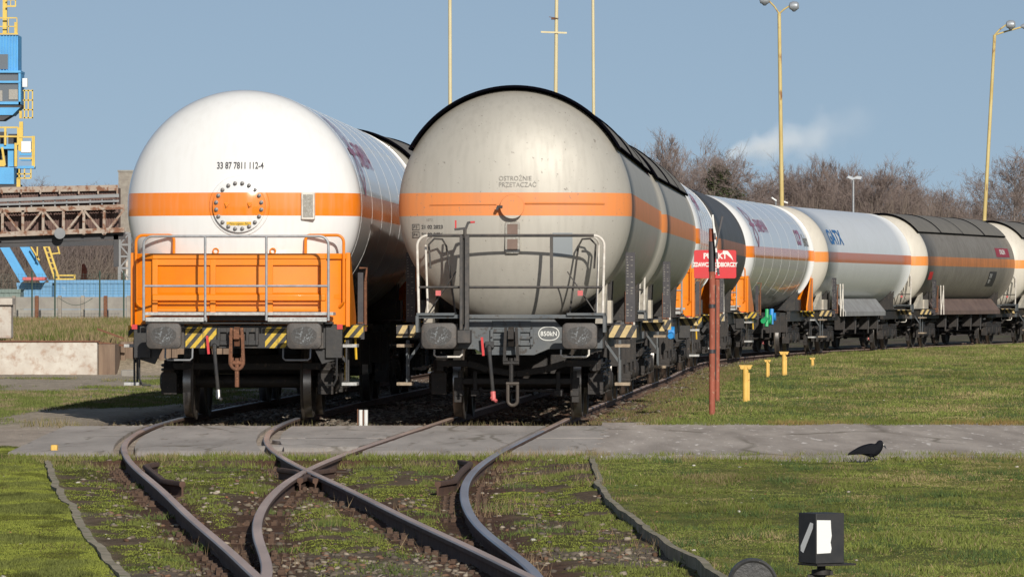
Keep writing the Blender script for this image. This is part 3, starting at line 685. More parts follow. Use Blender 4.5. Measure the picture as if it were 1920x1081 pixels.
vs_, fs_ = text_verts('-Nitrogen- N\u2082', 0.045, 'CENTER'); t = MB(); t.add([(v[0], yc-0.0675, TZ-0.236+v[1]) for v in vs_], fs_); t.build('notice_text', 'ink', mho, smooth=False)
dome_text('wagon_number', '33 87 7811 112-4', 0.118, 0.01, 3.155, 'ink', lead, bold=0.0025, sx=0.70)
pt = MB(); x0 = 0.86
pt.box(x0-0.085, x0+0.085, 0.845, 1.2, TZ-0.17, TZ+0.17); pf = pt.build('plate_holder', 'white_tube', lead, bevel=0.01)
pt = MB(); pt.box(x0-0.06, x0+0.065, 0.838, 0.843, TZ-0.14, TZ+0.145); pt.build('data_plate', 'plate', pf)

g1 = POST[0][1]
dome_text('caution_text', 'OSTRO\u017bNIE\nPRZETACZA\u0106', 0.083, -0.175, 3.005, 'ink_grey', g1, 'LEFT', sx=0.92, line=0.95)
dome_text('test_dates', '21 02 2023\n21 02 2026', 0.062, -1.165, 2.405, 'ink', g1, 'LEFT', bold=0.0015, line=1.55)
dome_text('test_codes', 'P3\nP4', 0.058, -1.275, 2.405, 'ink', g1, 'LEFT', line=1.66)
dome_text('tank_number', '1073', 0.045, -1.06, 2.50, 'ink_grey', g1, 'CENTER')
fr = MB()
for zc in (2.425, 2.329):
    q = [(-1.285, zc-0.035), (-1.195, zc-0.035), (-1.195, zc+0.035), (-1.285, zc+0.035)]
    fr.tube([(a, dome_y(a, b)-0.006, b) for a, b in q], 0.004, 5, closed=True)
fr.build('code_frame', 'ink', g1)
m = MB(); m.lathe([(0.06, 0.10), (-0.10, 0.10)], (0.0, 0.80, TZ-0.01), 'y', 24); m.build('manhole', 'grey_tank', g1)
m = MB(); m.lathe([(0.0, 0.15), (-0.012, 0.152), (-0.02, 0.148)], (0.0, 0.70, TZ-0.01), 'y', 36); mm = m.build('manhole_cover', 'grey_tank', g1, angle=50)
m = MB(); m.beam((-0.19, 0.68, TZ-0.01), (-0.12, 0.67, TZ-0.01), 0.02, 0.03); m.box(-0.20, -0.17, 0.66, 0.72, TZ-0.05, TZ-0.02); m.build('latch', 'ink', mm)
m = MB(); pts = [(x, dome_y(x, TZ+0.02)-0.012, TZ+0.02) for x in np.linspace(-1.05, -0.2, 14)]; m.tube(pts, 0.006, 5)
pts = [(x, dome_y(x, TZ+0.035)-0.014, TZ+0.035) for x in np.linspace(0.16, 1.15, 14)]; m.tube(pts, 0.011, 5); m.build('drip_rail', 'grey_tank', g1)
m = MB(); m.prism([(a, b+2.29) for a, b in rounded_rect(0.19, 0.40, 0.03)], 'y', 0.78, 0.95); pf = m.build('plate_holder', 'plate', g1, bevel=0.006)
m = MB(); m.box(-0.065, 0.065, 0.775, 0.779, 2.31, 2.46); m.box(-0.065, 0.065, 0.775, 0.779, 2.13, 2.27); m.build('data_plate', 'skirt_brown', pf)
m = MB(); X = np.linspace(0.50, 0.75, 7); Zs = np.linspace(2.05, 2.35, 7)
m.add([(a, dome_y(a, b)-0.004, b) for a in X for b in Zs], [(i*7+j, (i+1)*7+j, (i+1)*7+j+1, i*7+j+1) for i in range(6) for j in range(6)]); m.build('paint_patch', 'patch', g1)
ov = MB(); ov.tube([(0.465+0.128*math.copysign(abs(math.cos(a))**0.8, math.cos(a)), 0.616, 1.085+0.085*math.sin(a)) for a in np.linspace(0, 2*math.pi, 37)[:-1]], 0.007, 6, closed=True); ov.build('rating_oval', 'ink_white', g1)
vs_, fs_ = text_verts('850kN', 0.083, 'CENTER', bold=0.001); t = MB(); t.add([(0.465+v[0]*0.92, 0.6165, 1.057+v[1]) for v in vs_], fs_); t.build('rating_text', 'ink_white', g1, smooth=False)
m = MB(); side_patch(m, 14.4, 15.6, R(28), R(44)); s_ = m.build('name_panel', 'panel_red', g1, smooth=False)

def emblem(root, y0, a0, h=1.15):
    m = MB()
    def ln(u0, v0, u1, v1, wd=0.05):
        d = Vector((u1-u0, v1-v0)); nrm = Vector((-d.y, d.x)).normalized()*wd/2; vs = []; K = 10
        for i in range(K+1):
            p = Vector((u0, v0))+d*i/K
            for s_ in (-1, 1): vs.append(side_map(p.x+nrm.x*s_, p.y+nrm.y*s_, y0, a0))
        m.add(vs, [(2*i, 2*i+1, 2*i+3, 2*i+2) for i in range(K)])
    for k in (0, 1):
        o = 0.55*k
        ln(0.6, 0.62-o*1.05, 1.0, 0.30-o*1.05, 0.09); ln(0.6, 0.62-o*1.05, 0.2, 0.30-o*1.05, 0.09); ln(0.2, 0.30-o*1.05, 0.6, 0.02-o*1.05, 0.09); ln(1.0, 0.30-o*1.05, 0.6, 0.02-o*1.05, 0.09)
    ln(0.1, 0.03, 1.1, 0.03, 0.10)
    return m.build('owner_emblem', 'ink_red', root, smooth=False)
for rt in (LW[0], POST[2][1], POST[4][1]):
    emblem(rt, 1.9, R(28)); side_text('owner_name', 'ERMEWA', 0.52, 3.3, R(22), 'ink_red', rt, bold=0.006, sx=1.15)
side_text('lessee_name', 'CCP', 0.6, 12.2, R(12), 'ink_red', POST[4][1], bold=0.02, sx=1.1)
side_text('lessee_text', 'Rewind', 0.5, 13.9, R(11), 'ink_grey', POST[4][1], bold=0.01, sx=0.8)
side_text('owner_name', 'GATX', 0.62, 2.1, R(16), 'ink_blue', POST[5][1], bold=0.02, sx=1.35)
for i in (6, 7):
    m = MB(); side_patch(m, 13.2, 15.6, R(9), R(21)); nb = m.build('name_panel', 'panel_red', POST[i][1], smooth=False)
    side_text('owner_name', 'ORLEN', 0.22, 13.9, R(13), 'ink_white', POST[i][1], bold=0.008, sx=1.4)
    m = MB(); side_patch(m, 12.0, 13.3, R(-30), R(-10)); m.build('data_panel', 'board', POST[i][1], smooth=False)
    side_text('data_text', '33 51\n7811', 0.19, 12.15, R(-18), 'ink_white', POST[i][1], bold=0.004, sx=1.0)
    m = MB(); side_patch(m, 1.9, 2.5, R(-22), R(-12)); m.build('red_label', 'red', POST[i][1], smooth=False)
# coloured valve gear seen on the fifth wagon and on the second gap
v = MB(); v.tube([(1.36, 4.6, .95), (1.38, 5.4, 1.05), (1.36, 6.0, .92)], 0.07, 8); v.tube([(1.4, 5.0, .8), (1.4, 5.1, 1.25)], .05, 8); v.lathe([(-.05, .13), (.05, .13)], (1.42, 5.6, .98), 'x', 14); v.build('discharge_valve', 'green', POST[4][1])
v = MB(); v.tube([(1.38, 6.3, .85), (1.38, 6.4, 1.25)], .06, 8); v.lathe([(-.05, .11), (.05, .11)], (1.42, 6.6, 1.05), 'x', 14); v.build('discharge_cap', 'blue', POST[4][1])
v = MB(); v.lathe([(-.05, .11), (.05, .11)], (1.36, 6.9, .95), 'x', 14); v.tube([(1.36, 6.4, .9), (1.36, 7.2, .95)], .05, 8); v.build('discharge_cap', 'blue', POST[1][1])

# ------------------------------------------------------------------ ground
def hsh(ix, iy, s):
    n = (ix.astype(np.int64)*374761393+iy.astype(np.int64)*668265263+s*1442695041) & 0xffffffff
    n = ((n ^ (n >> 13))*1274126177) & 0xffffffff
    return ((n ^ (n >> 16)) & 0xffffff)/16777215.0
def vnoise(x, y, s=0):
    ix = np.floor(x); iy = np.floor(y); fx = x-ix; fy = y-iy; fx = fx*fx*(3-2*fx); fy = fy*fy*(3-2*fy)
    a = hsh(ix, iy, s); b = hsh(ix+1, iy, s); c = hsh(ix, iy+1, s); d = hsh(ix+1, iy+1, s)
    return (a*(1-fx)+b*fx)*(1-fy)+(c*(1-fx)+d*fx)*fy
def fbm(x, y, s=0, o=4):
    r = 0; a = 1; t = 0
    for i in range(o): r = r+a*vnoise(x*2**i+i*17.3, y*2**i-i*9.1, s+i); t += a; a *= 0.55
    return r/t
def sst(a, b, x): t = np.clip((x-a)/(b-a), 0, 1); return t*t*(3-2*t)
KL = np.array([(26, -1.6), (31, -2.1), (33.5, -2.35), (36.8, -2.69), (39.9, -3.03), (43.2, -3.35), (47.1, -3.76), (53.5, -4.35), (61.7, -5.11)])
KR = np.array([(26, 1.36), (32, 1.15), (33.7, 1.10), (35.3, 1.02), (37.7, .93), (40.5, .85), (43.3, .77), (47.1, .73), (52.3, .76), (57.9, .79)])
def kx(A, z): return np.interp(z, A[:, 0], A[:, 1])
def cxa(c, z): return np.interp(z, c[0], c[1])
def masks(X, Z):
    nz = fbm(X*1.3, Z*0.5, 5)-0.5
    left = sst(0.1, -0.1, X-kx(KL, Z))*sst(60.5, 59.5, Z+nz*2)                    # mossy lawn beyond the left kerb
    right = sst(-0.05, 0.10, X-kx(KR, Z))*sst(56.5, 55.5, Z)
    bed = (1-left)*(1-right)*sst(57, 56, Z)
    far = sst(68, 70, Z)
    dm = np.abs(X-cxa(CM, Z)); dl = np.abs(X-cxa(CL, np.minimum(Z, 128)))
    ballast = far*np.maximum(sst(1.9, 1.35, dm+nz*0.8), sst(2.0, 1.5, dl+nz*0.4)*(Z < 130))
    between = far*((X > cxa(CL, np.minimum(Z, 128))) & (X < cxa(CM, Z)))
    ballast = np.maximum(ballast, between)
    rlawn = far*(X > cxa(CM, Z))*(1-ballast)
    llot = far*(X < cxa(CM, Z))*(1-ballast)
    return left, right, bed, far, ballast, rlawn, llot
def height(X, Z):
    left, right, bed, far, ballast, rlawn, llot = masks(X, Z)
    h = np.full(X.shape, -0.055)
    n1 = fbm(X*0.9, Z*0.35, 1)-0.5; n2 = fbm(X*4, Z*2.2, 2)-0.5; n3 = fbm(X*9, Z*6, 3, 2)-0.5
    h = h+left*(0.0+0.05*n1+0.035*n2+0.012*n3)+right*(0.01+0.06*n1+0.035*n2+0.012*n3)
    rail = np.minimum.reduce([np.abs(X-cxa(CM, Z)-0.75), np.abs(X-cxa(CM, Z)+0.75), np.abs(X-cxa(CL, np.minimum(Z, 128))-0.75), np.abs(X-cxa(CL, np.minimum(Z, 128))+0.75)])
    h = h+bed*(-0.035+0.04*n1+0.03*n2+0.012*n3-0.028*sst(0.42, 0.15, rail))*sst(56.9, 55.5, Z)
    h = h+bed*(0.045*sst(34, 50, Z)-.015*sst(45, 34, Z))*sst(-0.5, -0.08, X-kx(KR, Z))
    h = np.where((Z > 57.2) & (Z < 70.2), np.minimum(h, -0.05), h)
    h = np.where((Z > 55.2) & (Z <= 57.2), np.clip(h, -0.05, -0.026), h)
    h = h-0.07*ballast+ballast*(0.03*n2+0.02*n3)
    h = h+rlawn*(0.03+0.05*n1+0.03*n2*sst(160, 100, Z)+0.09*sst(90, 150, Z)*sst(2.0, 5.0, X-cxa(CM, Z)))
    h = h+llot*(0.01+0.04*n1+0.02*n2)
    # raised loading bank in the left distance
    bank = sst(-5.6, -6.2, X+0.0012*Z)*sst(119, 121, Z)
    h = h+bank*0.62
    return h
def gcolor(X, Z):
    left, right, bed, far, ballast, rlawn, llot = masks(X, Z)
    a = fbm(X*1.1, Z*0.45, 21)[..., None]; b = fbm(X*3.2, Z*1.3, 22)[..., None]; c = fbm(X*7, Z*3, 23, 3)[..., None]
    col = lambda *v: np.array(v)
    moss = col(.135, .160, .028)*(0.72+0.6*b)+col(.06, .03, .0)*sst(.55, .7, c)
    moss = moss*(1-0.6*sst(.48, .62, b))+col(.10, .07, .03)*0.6*sst(.48, .62, b)
    grass = col(.085, .095, .027)*(0.7+0.6*b)+sst(.52, .68, a)*col(.05, .045, .0)+sst(.54, .66, c)*col(.07, .05, .02)
    dirt = col(.135, .098, .064)*(0.7+0.6*c)
    grav = col(.20, .165, .13)*(0.6+0.8*c)
    bedc = dirt*(1-sst(.42, .56, b))+(moss*0.75)*sst(.42, .56, b)
    gz = sst(.54, .66, a)*.7*sst(50, 40, Z)[..., None]; bedc = bedc*(1-gz)+grav*gz
    railm = np.minimum.reduce([np.abs(X-cxa(CM, Z)-0.75), np.abs(X-cxa(CM, Z)+0.75), np.abs(X-cxa(CL, np.minimum(Z, 128))-0.75), np.abs(X-cxa(CL, np.minimum(Z, 128))+0.75)])[..., None]
    rm = sst(.42, .16, railm+0.2*(b-.5)); bedc = bedc*(1-rm)+col(.105, .060, .040)*(0.7+0.6*c)*rm
    bl = col(.12, .095, .075)*(0.5+0.9*c)+col(.0, .02, -.01)*sst(.5, .6, b)
    rl = col(.100, .112, .034)*(0.7+0.6*b)+col(.055, .038, .018)*sst(.45, .65, a)+sst(.56, .66, c)*col(.04, .03, .01)
    near = sst(78, 70, Z)[..., None]; rl = rl*(1-near*.4)+col(.09, .11, .015)*near*.4
    strip = fbm(X*.35, Z*.09, 31)[..., None]
    ll = col(.40, .335, .255)*(0.75+0.5*b); g2 = sst(.45, .56, strip+0.25*(b-.5)); ll = ll*(1-g2)+col(.10, .115, .035)*(0.7+0.6*b)*g2
    L, Rr, B, BA, RL, LL_ = [m_[..., None] for m_ in (left, right, bed, ballast, rlawn, llot)]
    res = np.zeros(X.shape+(3,))+col(.42, .35, .28)*(0.7+0.6*b)
    for m_, cc in ((L, moss), (Rr, grass+moss*.25), (B, bedc), (RL, rl), (LL_, ll), (BA, bl)): res = res*(1-m_)+cc*m_
    bank = (sst(-5.6, -6.2, X+0.0012*Z)*sst(119, 121, Z))[..., None]
    res = res*(1-bank)+(col(.14, .11, .055)*(0.6+0.8*b)*(1-sst(.5, .6, a))+col(.09, .105, .03)*sst(.5, .6, a))*bank
    return res
def sheet(name, xs, zs, hf, material, colf=None):
    X, Z = np.meshgrid(xs, zs); H = hf(X, Z); nx, nz = len(xs), len(zs)
    me = bpy.data.meshes.new(name); me.vertices.add(nx*nz); me.vertices.foreach_set('co', np.stack([X, Z, H], -1).astype(np.float32).ravel())
    i, j = np.meshgrid(np.arange(nx-1), np.arange(nz-1)); v0 = (j*nx+i).ravel(); q = np.stack([v0, v0+1, v0+1+nx, v0+nx], -1)
    me.loops.add(q.size); me.loops.foreach_set('vertex_index', q.ravel().astype(np.int32)); me.polygons.add(len(q)); me.polygons.foreach_set('loop_start', np.arange(0, q.size, 4, dtype=np.int32))
    me.update(calc_edges=True); me.polygons.foreach_set('use_smooth', [True]*len(q))
    if colf is not None:
        at = me.color_attributes.new('gcol', 'FLOAT_COLOR', 'POINT'); cc = np.ones((nx*nz, 4), np.float32); cc[:, :3] = colf(X, Z).reshape(-1, 3); at.data.foreach_set('color', cc.ravel())
    me.materials.append(material); o = bpy.data.objects.new(name, me); C.objects.link(o); return o
def ground_mat():
    m = bpy.data.materials.new('ground_cover'); m.use_nodes = True; n = m.node_tree; b = n.nodes['Principled BSDF']; b.inputs['Roughness'].default_value = 0.95; b.inputs['Specular IOR Level'].default_value = 0.1
    a = n.nodes.new('ShaderNodeAttribute'); a.attribute_name = 'gcol'; t = n.nodes.new('ShaderNodeTexCoord')
    q = n.nodes.new('ShaderNodeTexNoise'); q.inputs['Scale'].default_value = 9; q.inputs['Detail'].default_value = 8; q.inputs['Roughness'].default_value = 0.75; n.links.new(t.outputs['Object'], q.inputs['Vector'])
    r = n.nodes.new('ShaderNodeMapRange'); r.inputs[1].default_value = 0.3; r.inputs[2].default_value = 0.7; r.inputs[3].default_value = 0.55; r.inputs[4].default_value = 1.5; n.links.new(q.outputs[0], r.inputs[0])
    x = n.nodes.new('ShaderNodeVectorMath'); x.operation = 'SCALE'; n.links.new(a.outputs['Color'], x.inputs[0]); n.links.new(r.outputs[0], x.inputs['Scale']); n.links.new(x.outputs[0], b.inputs['Base Color'])
    bp = n.nodes.new('ShaderNodeBump'); bp.inputs['Strength'].default_value = 0.8; bp.inputs['Distance'].default_value = 0.02; n.links.new(q.outputs[0], bp.inputs['Height']); n.links.new(bp.outputs[0], b.inputs['Normal'])
    return m
def grow(a, b, step, g, end):
    r = list(np.arange(a, b, step)); s = step
    while r[-1] < end: s *= g; r.append(r[-1]+s)
    return r
zs = np.array([-300, -100, -30, 0, 12, 20]+grow(26, 76, 0.11, 1.012, 260)+[300, 350, 420, 520, 700, 1000, 1600, 2600, 5000, 8000])
rx = grow(0, 7.0, 0.085, 1.03, 40); rx += [60, 100, 200, 500, 1500, 4000]
xs = np.array([-v for v in rx[:0:-1]]+rx)
M['ground'] = ground_mat()
tag(sheet('ground', xs, zs, height, M['ground'], gcolor), kind='structure')

# road: worn asphalt to the right, concrete slabs between the rails
M['asphalt'] = mat('worn_asphalt', (0.56, 0.485, 0.41), (0.37, 0.315, 0.265), 2.2, 0.95, bump=1.0, c3=(0.85, 0.78, 0.70), t3=(0.60, 0.68), s3=11, stretch=(1, 0.10, 1), bscale=30, spec=0.15, detail=8)
M['slab'] = mat('concrete_slab', (0.50, 0.445, 0.39), (0.36, 0.32, 0.28), 2.0, 0.92, bump=0.9, c3=(0.22, 0.19, 0.15), t3=(0.60, 0.70), s3=5, stretch=(1, 0.12, 1), bscale=30, spec=0.15, detail=8)
def edge_noise(x, s, amp): return amp*(fbm(np.array([x*2.1]), np.array([s*3.7]), s)[0]-0.5)*2
def road_piece(mb, xl, xr, z0, z1, top=-0.014, thick=0.12, nz_=26, nx_=40, rough=0.0, seed=1):
    """xl, xr functions of distance; a slab with real thickness"""
    zz_ = np.linspace(z0, z1, nz_); vs = []
    for z in zz_:
        a, b = xl(z), xr(z)
        for i in range(nx_+1):
            x = a+(b-a)*i/nx_; ze = z
            if z == zz_[0] or z == zz_[-1]: ze = z+(edge_noise(x, seed+(z > 60), rough) if rough else 0)
            vs.append((x, ze, top+0.012*(fbm(np.array([x*1.5]), np.array([z*.8]), 9)[0]-.5)-(0.05 if z == zz_[0] and z0 < 60 else 0)))
    n_ = nx_+1; o = len(mb.v)
    fs = [(j*n_+i, j*n_+i+1, (j+1)*n_+i+1, (j+1)*n_+i) for j in range(nz_-1) for i in range(nx_)]
    ring = [i for i in range(n_)]+[j*n_+nx_ for j in range(1, nz_)]+[(nz_-1)*n_+i for i in range(nx_-1, -1, -1)]+[j*n_ for j in range(nz_-2, 0, -1)]
    base = len(vs); vs += [(vs[k][0], vs[k][1], top-thick) for k in ring]; nr = len(ring)
    fs += [(ring[k], base+k, base+(k+1) % nr, ring[(k+1) % nr]) for k in range(nr)]
    mb.add(vs, fs)
cm = lambda o: (lambda z: cx(CM, z)+o); cl = lambda o: (lambda z: cx(CL, z)+o)
rd = MB(); road_piece(rd, lambda z: 0.72+0.03*(z-57), lambda z: 40.0, 55.0, 70.6, nx_=420, rough=1.3, seed=3, top=-0.018)
def cracks(m, sc=0.42, dark=(.13, .11, .07)):
    n = m.node_tree; b = n.nodes['Principled BSDF']; t = n.nodes.new('ShaderNodeTexCoord'); mp = n.nodes.new('ShaderNodeMapping'); mp.inputs['Scale'].default_value = (1, .22, 1); n.links.new(t.outputs['Object'], mp.inputs[0])
    ds = n.nodes.new('ShaderNodeTexNoise'); ds.inputs['Scale'].default_value = 1.5; n.links.new(mp.outputs[0], ds.inputs['Vector'])
    ad = n.nodes.new('ShaderNodeVectorMath'); ad.operation = 'MULTIPLY_ADD'; ad.inputs[1].default_value = (.6, .6, .6); n.links.new(ds.outputs['Color'], ad.inputs[0]); n.links.new(mp.outputs[0], ad.inputs[2])
    v = n.nodes.new('ShaderNodeTexVoronoi'); v.feature = 'DISTANCE_TO_EDGE'; v.inputs['Scale'].default_value = sc; n.links.new(ad.outputs[0], v.inputs['Vector'])
    r_ = n.nodes.new('ShaderNodeMapRange'); r_.inputs[1].default_value = .026; r_.inputs[2].default_value = .006; n.links.new(v.outputs['Distance'], r_.inputs[0])
    q = n.nodes.new('ShaderNodeTexNoise'); q.inputs['Scale'].default_value = .9; n.links.new(mp.outputs[0], q.inputs['Vector']); g = n.nodes.new('ShaderNodeMapRange'); g.inputs[1].default_value = .42; g.inputs[2].default_value = .58; n.links.new(q.outputs[0], g.inputs[0]); g.inputs[4].default_value = .6
    x = n.nodes.new('ShaderNodeMath'); x.operation = 'MULTIPLY'; n.links.new(r_.outputs[0], x.inputs[0]); n.links.new(g.outputs[0], x.inputs[1])
    y = n.nodes.new('ShaderNodeMix'); y.data_type = 'RGBA'; y.inputs['B'].default_value = (*dark, 1); n.links.new(b.inputs['Base Color'].links[0].from_socket, y.inputs['A']); n.links.new(x.outputs[0], y.inputs['Factor']); n.links.new(y.outputs['Result'], b.inputs['Base Color'])
cracks(M['asphalt']); cracks(M['slab'], .8)
o = rd.build('road', 'asphalt', smooth=True); tag(o, kind='structure')
sl_ = MB()
cuts = [(57.4, 62.8), (62.9, 68.9)]
for (a, b) in cuts:
    road_piece(sl_, lambda z: -5.05-0.03*(z-57), cl(-0.86), a-0.6, b, seed=5)
    road_piece(sl_, cl(-0.64), cl(0.64), a-0.2, b, seed=6)
    if a > 60: road_piece(sl_, cl(0.90), lambda z: cx(CL, z)+1.85, a, b-.2, seed=8)
    else: road_piece(sl_, cl(0.90), lambda z: cx(CL, z)+1.35, a+1.2, b, seed=8)
    road_piece(sl_, lambda z: cx(CM, z)-1.75+0.25*math.sin(z*2), cm(-0.83), a+(1.5 if a < 60 else 0), b, seed=9)
    road_piece(sl_, cm(-0.66), cm(0.66), a-0.2, b, seed=10)
    road_piece(sl_, cm(0.84), lambda z: 0.83+0.028*(z-57)+0.05*math.sin(z*3.1), a, b, seed=12)
o = sl_.build('level_crossing', 'slab', smooth=True); tag(o, kind='structure')

# kerbs
def strip(name, A, w_, z0, z1, mt, z_start, z_end, seed=1, wob=0.02, seg=0.25):
    mb = MB(); zz_ = np.arange(z_start, z_end, seg); vs = []
    for z in zz_:
        x = kx(A, z)+wob*(fbm(np.array([z*0.9]), np.array([1.0]), seed)[0]-0.5)*2; t_ = z1+0.02*(fbm(np.array([z*1.3]), np.array([4.0]), seed)[0]-.5)
        vs += [(x-w_/2, z, z0), (x-w_/2, z, t_), (x+w_/2, z, t_-0.004), (x+w_/2, z, z0)]
    n = len(zz_); fs = [(4*i+k, 4*i+k+1, 4*i+k+5, 4*i+k+4) for i in range(n-1) for k in range(3)]+[(0, 1, 2, 3), tuple(4*(n-1)+k for k in (3, 2, 1, 0))]
    mb.add(vs, fs); return mb.build(name, mt, smooth=False)
M['kerb'] = mat('mossy_kerb_concrete', (0.38, 0.32, 0.23), (0.20, 0.18, 0.11), 4, 0.9, bump=0.8, c3=(0.11, 0.13, 0.04), s3=9)
M['kerb_pale'] = mat('pale_kerb_concrete', (0.40, 0.34, 0.24), (0.26, 0.22, 0.15), 4, 0.9, bump=0.8, c3=(0.14, 0.17, 0.05), s3=7)
tag(strip('kerb', KR, 0.052, -0.3, -0.016, 'kerb', 27, 56.8, 3, 0.035), 'low mossy kerb curving through the grass right of the tracks', 'kerb')
tag(strip('kerb', KL, 0.062, -0.3, -0.040, 'kerb_pale', 27, 60, 4, 0.04), 'pale sunken kerb along the bright moss left of the tracks', 'kerb')

# ------------------------------------------------------------------ rails
def rail_mat(name, top, side, rough):
    m = mat(name, side, tuple(c*0.7 for c in side), 6, 0.85, bump=0.4); n = m.node_tree; return m
M['rail_side'] = mat('rusty_rail_web', (0.115, 0.062, 0.040), (0.075, 0.042, 0.03), 7, 0.85, bump=0.4)
M['rail_top'] = mat('worn_rail_head', (0.62, 0.45, 0.35), (0.40, 0.29, 0.23), 1.5, 0.42, metal=0.15, stretch=(1, 0.15, 1))
M['rail_shiny'] = mat('polished_rail_head', (0.42, 0.42, 0.45), (0.32, 0.30, 0.31), 1.8, 0.38, metal=0.5, stretch=(1, 0.15, 1))
PROF = [(-0.07, -0.14), (0.07, -0.14), (0.07, -0.13), (0.02, -0.12), (0.01, -0.11), (0.01, -0.05), (0.034, -0.036), (0.034, -0.010), (0.026, 0.0), (-0.026, 0.0), (-0.034, -0.010), (-0.034, -0.036), (-0.01, -0.05), (-0.01, -0.11), (-0.02, -0.12), (-0.07, -0.13)]
def rail(name, fx, z0, z1, parent, top='rail_top', dz=0.0, step=0.5, prof=PROF):
    mb = MB(); zz_ = list(np.arange(z0, z1, step))+[z1]; vs = []; n = len(prof); mi = []; fs = []
    for z in zz_:
        x = fx(z); d = Vector((fx(z+0.05)-fx(z-0.05), 0.1)).normalized(); vs += [(x+d.y*p, z-d.x*p, q+dz) for p, q in prof]
    for i in range(len(zz_)-1):
        for k in range(n):
            fs.append((i*n+k, i*n+(k+1) % n, (i+1)*n+(k+1) % n, (i+1)*n+k)); mi.append(1 if k in (7, 8, 9) else 0)
    fs += [tuple(range(n)), tuple((len(zz_)-1)*n+k for k in range(n))[::-1]]; mi += [0, 0]
    mb.add(vs, fs); mb.mi = mi
    return mb.build(name, ['rail_side', top], parent, smooth=True, angle=50)
tn = empty('railway_turnout', (0, 0, 0)); tag(tn, 'rusty railway turnout merging the two tracks towards the camera', 'railway turnout')
rail('rail', cl(-0.75), 25, 66.0, tn, 'rail_top'); rail('rail', cl(0.75), 25, 66.0, tn, 'rail_top', dz=0.0)
rail('rail', cm(-0.75), 25, 66.0, tn, 'rail_top', dz=-0.0035); rail('rail', cm(0.75), 25, 66.0, tn, 'rail_shiny', dz=-0.0035)
def flare(f, z0, z1, off, w_=0.10, l_=0.7):
    return lambda z: f(z)+off*(1+ (max(0, (z0+l_-z)/l_)+max(0, (z-z1+l_)/l_))*1.3)
PC = [(p*0.75, q) for p, q in PROF]
rail('check_rail', flare(cl(-0.75), 47.0, 52.6, 0.10), 47.0, 52.6, tn, 'rail_side', dz=0.012, step=0.2, prof=PC)
rail('check_rail', flare(cm(0.75), 47.0, 53.4, -0.10), 47.0, 53.4, tn, 'rail_side', dz=0.012, step=0.2, prof=PC)
rail('wing_rail', flare(cl(0.75), 48.6, 51.6, -0.085), 48.6, 51.6, tn, 'rail_side', dz=-0.008, step=0.2, prof=PC)
rail('wing_rail', flare(cm(-0.75), 48.6, 51.6, 0.085), 48.6, 51.6, tn, 'rail_side', dz=-0.012, step=0.2, prof=PC)
M['sleeper'] = mat('weathered_sleeper', (0.085, 0.062, 0.045), (0.12, 0.09, 0.066), 5, 0.95, bump=0.9, stretch=(0.3, 2, 1))
M['bplate'] = mat('rusty_baseplate', (0.115, 0.068, 0.045), (0.08, 0.05, 0.035), 9, 0.95, bump=0.8, c3=(.15, .11, .08))
z = 26.3; spm = None; bpm = None
while z < 56.3:
    xa = min(cx(CL, z), cx(CM, z))-1.25; xb = max(cx(CL, z), cx(CM, z))+1.25
    mb = MB(); mb.box(xa, xb, z-0.13, z+0.13, -0.32, -0.126+random.uniform(-.012, .006)); s_ = mb.build('sleeper', 'sleeper', tn, bevel=0.012)
    for f in (cl(-0.75), cl(0.75), cm(-0.75), cm(0.75)):
        if bpm is not None and random.random() < 0.33: continue
        if bpm is None:
            b = MB(); b.box(-0.19, 0.19, -0.08, 0.08, -0.130, -0.115)
            for sx in (-1, 1):
                b.box(min(sx*0.078, sx*0.118), max(sx*0.078, sx*0.118), -0.06, 0.06, -0.12, -0.085); b.lathe([(-0.12, 0.021), (-0.075, 0.021)], (sx*0.10, 0, 0), 'z', 6)
                for sy in (-1, 1): b.lathe([(-0.12, 0.02), (-0.095, 0.02)], (sx*0.16, sy*0.05, 0), 'z', 6)
            q = b.build('baseplate', 'bplate', s_); bpm = q.data
        else:
            q = bpy.data.objects.new('baseplate', bpm); C.objects.link(q); q.parent = s_
        q.location = (f(z), z+random.uniform(-.03, .03), random.uniform(-.014, .006)); q.rotation_euler = (random.uniform(-.05, .05), 0, random.uniform(-.12, .12))
    z += 0.62
for c, lab, zend in ((CL, 'left railway track carrying the white tank wagon', 128), (CM, 'middle railway track curving right under the long tank train', 228)):
    tk = empty('railway_track'); tag(tk, lab, 'railway track')
    for s in (-1, 1): rail('rail', (lambda z, c=c, s=s: cx(c, z)+0.75*s), 66.02, zend, tk, 'rail_shiny' if c is CL else 'rail_top', dz=0.0 if c is CL else -0.0035, step=1.0)
    mb = MB(); b = MB(); z = 70.0
    sleep = 0; m0 = None
    while z < zend and sleep < 100:
        a = math.atan(cx(c, z+.5)-cx(c, z-.5))
        if m0 is None:
            mb = MB(); mb.box(-1.3, 1.3, -0.13, 0.13, -0.3, -0.165)
            for sx in (-1, 1): mb.box(sx*0.75-0.18, sx*0.75+0.18, -0.08, 0.08, -0.165, -0.135); mb.box(sx*0.75-0.12, sx*0.75+0.12, -0.06, 0.06, -0.14, -0.10)
            s_ = mb.build('sleeper', 'bplate', tk, smooth=False); m0 = s_.data
        else: s_ = bpy.data.objects.new('sleeper', m0); C.objects.link(s_); s_.parent = tk
        s_.location = (cx(c, z), z, 0); s_.rotation_euler = (0, 0, -a); z += 0.63 if c is CL or z < 110 else 1.2; sleep += 1

